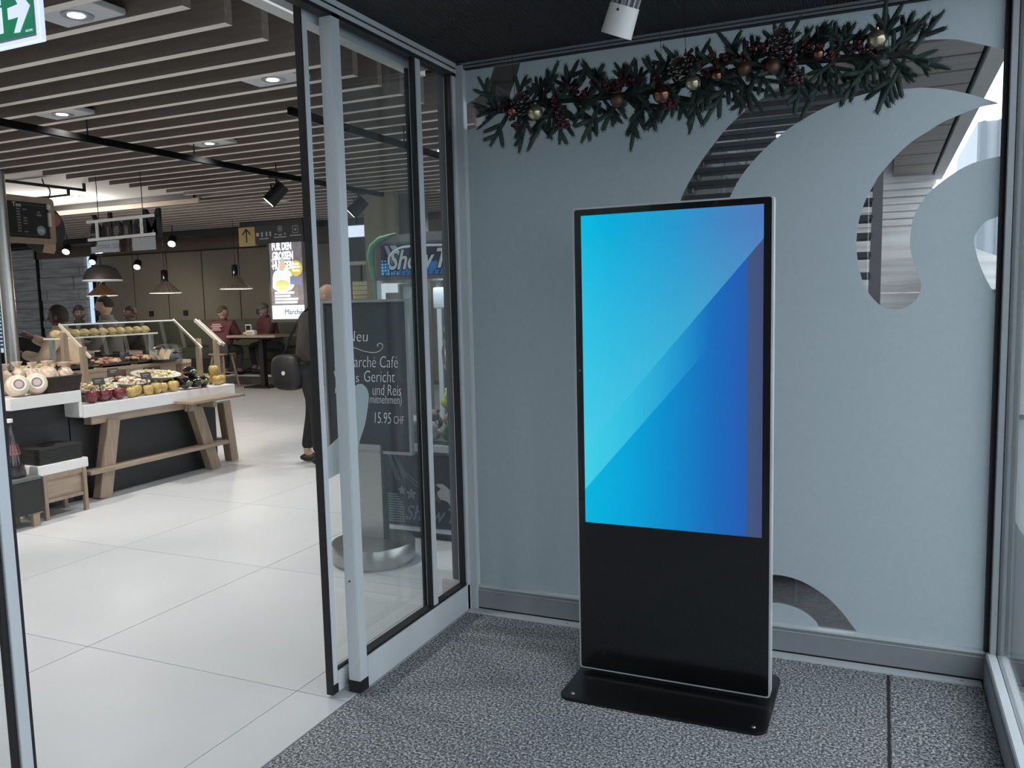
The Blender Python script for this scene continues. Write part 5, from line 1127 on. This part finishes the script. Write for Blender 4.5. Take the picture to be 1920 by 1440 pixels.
def hand_mesh(curl=.5):
    """wrist at the origin, fingers toward -Y, palm down, thumb toward +X"""
    b = MB(); b.tube([(0, .01, 0), (0, -.02, 0), (0, -.06, 0), (0, -.088, 0)], [.024, .03, .036, .028], 10)
    for i, (x, L) in enumerate(((-.03, .058), (-.011, .075), (.009, .08), (.028, .07))):
        pts = [Vector((x, -.07, 0))]; a = 0
        for k in range(3): a += curl * .6; pts.append(pts[-1] + Vector((x * .12, -math.cos(a), -math.sin(a))) * L / 3)
        b.tube(pts, [.0095, .009, .0082, .006], 7)
    b.tube([(.026, -.02, -.004), (.05, -.045, -.012), (.058, -.072, -.02), (.054, -.092, -.026)], [.013, .011, .0095, .006], 7)
    return b.mesh('hand', [], smooth=True)
HANDM = hand_mesh()
EYEW = mat('eye white', (200, 196, 190), .4); EYED = mat('dark iris and brow', (34, 26, 22), .5)
def person(lab, loc, rz, P, skin_c, hair_c, top_c, leg_c, group=None, look=(0, 0), hair='short', beard=None, cap=None, parts=('top', 'legs'), bulk=1.0):
    """P: joint positions, figure faces -Y"""
    t = thing('person', lab, 'person', loc, rz, group)
    skm = mat('skin %d %d %d' % skin_c, skin_c, .55, 0, .06, 20); lip = mat('lips %d' % skin_c[0], tuple(int(c * .8) for c in skin_c), .5)
    V = Vector; hd = V(P['head']); nk = V(P['neck'])
    body = {'pelvis': (P['pelvis'], (.15, .11)), 'waist': (tuple((V(P['pelvis']) * .55 + V(P['chest']) * .45)), (.13, .095)), 'chest': (P['chest'], (.16, .11)), 'neck': (P['neck'], (.065, .06)), 'throat': (tuple(nk * .5 + hd * .5 - V((0, 0, .03))), .054), 'skull': (tuple(hd), .06)}
    ed = [('pelvis', 'waist'), ('waist', 'chest'), ('chest', 'neck'), ('neck', 'throat'), ('throat', 'skull')]
    for s_ in 'LR':
        body['sh' + s_] = (P['sh' + s_], .065); body['el' + s_] = (P['el' + s_], .042); body['wr' + s_] = (P['wr' + s_], .028)
        body['hip' + s_] = (P['hip' + s_], .085); body['kn' + s_] = (P['kn' + s_], .06); body['an' + s_] = (P['an' + s_], .042); body['toe' + s_] = (P['toe' + s_], .035)
        ed += [('chest', 'sh' + s_), ('sh' + s_, 'el' + s_), ('el' + s_, 'wr' + s_), ('pelvis', 'hip' + s_), ('hip' + s_, 'kn' + s_), ('kn' + s_, 'an' + s_), ('an' + s_, 'toe' + s_)]
    hm = Matrix.Translation(hd) @ Matrix.Rotation(look[0], 4, 'Z') @ Matrix.Rotation(look[1], 4, 'X')
    pr = [(skin(body, ed), None, 0), (HEADM, hm, 0)]
    for s_ in 'LR':
        d = (V(P['wr' + s_]) - V(P['el' + s_])).normalized(); q = d.to_track_quat('-Y', 'Z').to_matrix().to_4x4()
        mir = Matrix.Scale(-1, 4, (1, 0, 0)) if s_ == 'R' else Matrix.Identity(4)
        pr.append((HANDM, Matrix.Translation(V(P['wr' + s_])) @ q @ mir, 0))
    link('body', join('body', pr, [skm, EYEW, EYED, lip]), t)
    if 'top' in parts:
        B = bulk
        J = {'pelvis': (P['pelvis'], (.185 * B, .145 * B)), 'waist': (tuple((V(P['pelvis']) * .55 + V(P['chest']) * .45)), (.175 * B, .135 * B)), 'chest': (P['chest'], (.19 * B, .14 * B)), 'neck': (tuple(nk - V((0, 0, .01))), (.09, .085))}
        e2 = [('pelvis', 'waist'), ('waist', 'chest'), ('chest', 'neck')]
        for s_ in 'LR':
            J['sh' + s_] = (P['sh' + s_], .092 * B); J['el' + s_] = (P['el' + s_], .07 * B); J['wr' + s_] = (tuple(V(P['wr' + s_]) * .93 + V(P['el' + s_]) * .07), .052)
            e2 += [('chest', 'sh' + s_), ('sh' + s_, 'el' + s_), ('el' + s_, 'wr' + s_)]
        me = skin(J, e2, 3); tm = mat('jacket %d %d %d' % top_c, top_c, .85, 0, .14, 7, bump=.5, bscale=9); me.materials.clear(); me.materials.append(tm); link('jacket', me, t)
        cl = MB().lathe([(.07, -.03), (.085, .0), (.078, .045), (.068, .05), (.07, .0)], 20).build('collar', tm, t, smooth=True); cl.location = nk + V((0, 0, .01))
    if 'legs' in parts:
        J = {'pelvis': (tuple(V(P['pelvis']) - V((0, 0, .03))), (.17, .135))}; e2 = []
        for s_ in 'LR':
            J['hip' + s_] = (P['hip' + s_], .105); J['kn' + s_] = (P['kn' + s_], .08); J['an' + s_] = (tuple(V(P['an' + s_]) + V((0, 0, .03))), .06); e2 += [('pelvis', 'hip' + s_), ('hip' + s_, 'kn' + s_), ('kn' + s_, 'an' + s_)]
        me = skin(J, e2); me.materials.clear(); me.materials.append(mat('trousers %d %d %d' % leg_c, leg_c, .9, 0, .12, 8, bump=.3, bscale=12)); link('trousers', me, t)
        for s_ in 'LR':
            a = V(P['an' + s_]); d = (V(P['toe' + s_]) - a); d.z = 0; d.normalize()
            sh = MB().sphere((0, -.07, .035), .048, .14, .05, 14, 8, fn=lambda p, q: Vector((q.x, q.y, max(q.z, -.035)))).build('shoe', mat('dark shoe', (34, 32, 32), .5), t, smooth=True)
            sh.location = a - V((0, 0, .075)); sh.rotation_euler = (0, 0, math.atan2(d.x, -d.y))
    hmt = mat('hair %d %d %d' % hair_c, hair_c, .8, 0, .3, 60, bump=.5, bscale=120, stretch=(1, 1, .3))
    if hair != 'bald':
        def hf(p, q):
            k = 1.0
            lo = -.15 if p.y > .1 else .38
            if hair == 'bob': lo = -.55 if p.y > -.25 else .42
            if p.z < lo: return Vector((q.x * .82, max(q.y * .82, -.04), lo * .118 + (p.z - lo) * .02))
            return Vector((q.x * k, q.y * k, q.z))
        r_ = 1.1 if hair != 'afro' else 1.2
        o = MB().sphere((0, .008, .006), .077 * r_, .1 * r_, .122 * r_, 26, 18, fn=hf).build('hair', hmt, t, smooth=True); o.matrix_local = hm
    if beard:
        o = MB().sphere((0, -.06, -.075), .058, .042, .05, 18, 12, fn=lambda p, q: Vector((q.x, q.y + (.03 if p.z > .5 else 0), q.z))).build('beard', mat('beard %d' % beard[0], beard, .9, 0, .3, 60, bump=.5), t, smooth=True); o.matrix_local = hm
    if cap:
        o = MB().sphere((0, .004, .035), .088, .112, .1, 22, 14, fn=lambda p, q: Vector((q.x, q.y, max(q.z, -.012)))).sphere((0, -.1, .03), .06, .06, .008, 14, 6).build('cap', mat('knit cap', cap, .9, 0, .2, 40, bump=.3), t, smooth=True); o.matrix_local = hm
    return t
def sit(h, lean=0.0, elL=None, wrL=None, elR=None, wrR=None, foot=.28, tw=0.0):
    c = -lean
    P = {'pelvis': (0, 0, h + .09), 'chest': (0, c * .8, h + .45), 'neck': (0, c, h + .6), 'head': (0, c - .02, h + .76)}
    for s_, k in (('L', 1), ('R', -1)):
        P['sh' + s_] = (k * .19, c * .85, h + .53); P['el' + s_] = (k * .25, c - .08, h + .27); P['wr' + s_] = (k * .14, c - .3, h + .32)
        P['hip' + s_] = (k * .1, -.03, h + .07); P['kn' + s_] = (k * .15, -.42, h + .06); P['an' + s_] = (k * .14, -.36, max(foot, h - .38)); P['toe' + s_] = (k * .15, -.5, max(foot, h - .38) - .04)
    for k, v in (('elL', elL), ('wrL', wrL), ('elR', elR), ('wrR', wrR)):
        if v: P[k] = v
    return P
person('woman with short dark hair in a beige jacket at the far left', (-6.42, 2.85, 0), R(-62), sit(.72, .12, elR=(-.26, -.3, 1.12), wrR=(-.12, -.52, 1.26), elL=(.25, -.22, 1.02), wrL=(.16, -.48, 1.08)), (92, 66, 54), (34, 28, 26), (184, 166, 142), (52, 50, 50), look=(0, 0), hair='bob')
person('bearded dark haired man in a grey vest by the stone wall', (-6.85, 3.75, 0), R(-58), sit(.82, .06), (176, 142, 122), (44, 36, 32), (118, 114, 110), (60, 60, 64), look=(.0, 0), beard=(56, 44, 38))
person('dark haired person in black behind the woman in beige', (-9.9, 5.7, 0), R(60), sit(.72, .05), (84, 62, 52), (26, 22, 22), (34, 32, 32), (40, 40, 42), look=(0, 0), hair='afro')
person('person in a dark top far behind the glass guard', (-9.95, 6.8, 0), R(-30), sit(.7, .03), (84, 60, 50), (30, 26, 25), (44, 40, 40), (40, 40, 42))
a = person('man in a red jacket with printed back sitting on a stool', (-9.62, 8.5, 0), R(193), sit(.665, .1), (150, 122, 108), (70, 64, 60), (94, 54, 61), (70, 68, 66), look=(-.95, .1), bulk=1.3)
bp = MB()
for k, w in enumerate((.17, .22, .15, .2)): bp.box(-w / 2, w / 2, -.002, .002, -.035 * k, -.035 * k + .022)
o = bp.build('back_print', mat('pale back print', (178, 150, 150), .8), a); o.location = (0, .135, 1.2); o.rotation_euler = (R(12), 0, 0); o['kind'] = 'stuff'
person('bearded man in a red jacket and grey cap behind the high table', (-9.2, 9.5, 0), R(-25), sit(.7, .16, wrL=(.1, -.42, 1.05), wrR=(-.12, -.42, 1.05)), (150, 124, 110), (60, 58, 56), (92, 54, 61), (56, 54, 54), look=(0, .25), beard=(120, 112, 106), cap=(92, 92, 92), hair='bald', bulk=1.2)
# standing person in a dark coat, seen from behind beside the open door leaf
ST = {'pelvis': (0, 0, .96), 'chest': (0, -.06, 1.31), 'neck': (0, -.13, 1.46), 'head': (.0, -.2, 1.615)}
for s_, k in (('L', 1), ('R', -1)):
    ST['sh' + s_] = (k * .2, -.07, 1.4); ST['el' + s_] = (k * .25, -.02, 1.12); ST['wr' + s_] = (k * .18, -.24, .98)
    ST['hip' + s_] = (k * .1, 0, .92); ST['kn' + s_] = (k * .11, -.03 + k * .05, .5); ST['an' + s_] = (k * .11, .02 + k * .09, .09); ST['toe' + s_] = (k * .12, -.12 + k * .09, .04)
sp_ = person('bald person in a dark coat walking behind the chalkboard', (-3.15, 2.84, 0), R(112), ST, (176, 142, 122), (60, 50, 46), (58, 52, 50), (34, 33, 34), hair='bald', bulk=1.15)
hb = thing('shoulder_bag', 'black shoulder bag hanging on the person in the dark coat', 'bag', (-3.29, 2.69, .76)); hb.scale = (1.15, 1.15, 1.15)
MB().sphere((0, 0, .13), .17, .09, .17, 20, 14, fn=lambda p, q: Vector((math.copysign(abs(p.x) ** .6, p.x) * .15, math.copysign(abs(p.y) ** .6, p.y) * .085, math.copysign(abs(p.z) ** .6, p.z) * .15))).build('bag_body', mat('black bag', (26, 25, 26), .55), hb, smooth=True)
MB().tube([(-.06, .02, .26), (.0, .04, .42), (.1, .08, .6), (.2, .12, .7)], .012, 6).build('strap', BLKM, hb); MB().cyl((.02, -.09, .13), (.02, -.095, .13), .018, n=12).build('snap', ALU, hb)
# ================================================================== PIECES OF PARTS
NEST = {'screen': 'glass_front', 'sensor': 'glass_front', 'screw': 'base_plate', 'chalk_text': 'board', 'chalk_flourish': 'board', 'claw_prong': 'claw_hub', 'claw_cable': 'crane_carriage', 'lens': 'housing', 'lamp': 'panel',
        'arrow': 'green_field', 'door_pictogram': 'green_field', 'price_lines': 'board', 'round_sticker': 'board', 'sticker_lines': 'board', 'stalk': 'body', 'bag_clip': 'bag_neck', 'cap': 'body', 'label_band': 'body', 'label_ring': 'rind',
        'label_mark': 'rind', 'label_centre': 'rind', 'lid_knob': 'lid', 'collar': 'jacket', 'back_print': 'jacket', 'icons': 'board', 'star_print': 'front_print', 'guitar_outline': 'front_print', 'guitar_neck': 'front_print',
        'guitar_body': 'front_print', 'print_dots': 'front_print', 'light_dots': 'marquee_blue', 'crowd_silhouette': 'marquee_blue', 'yellow_badge': 'picture', 'apron_figure': 'picture', 'figure_head': 'picture', 'green_cap': 'picture',
        'salad_bowl': 'picture', 'kitchen_shelf': 'picture', 'shelf_squares': 'picture', 'bulb': 'pleated_shade', 'snap': 'bag_body', 'card_lines': 'card', 'packet_print': 'packet', 'insert': 'plate', 'spoon': 'bowl', 'printed_hand': 'disc', 'red_spot': 'disc', 'print_line': 'disc', 'print_ring': 'disc', 'spot_lines': 'disc'}
for t in [o for o in S.objects if o.parent is None]:
    kids = list(t.children); by = {}
    for c in kids: by.setdefault(c.name.split('.')[0], c)
    for c in kids:
        p = by.get(NEST.get(c.name.split('.')[0]))
        if p is None or p is c or c.type == 'LIGHT': continue
        pm = p.matrix_parent_inverse @ p.matrix_basis
        ci = c.matrix_parent_inverse.copy(); c.parent = p; c.matrix_parent_inverse = pm.inverted() @ ci
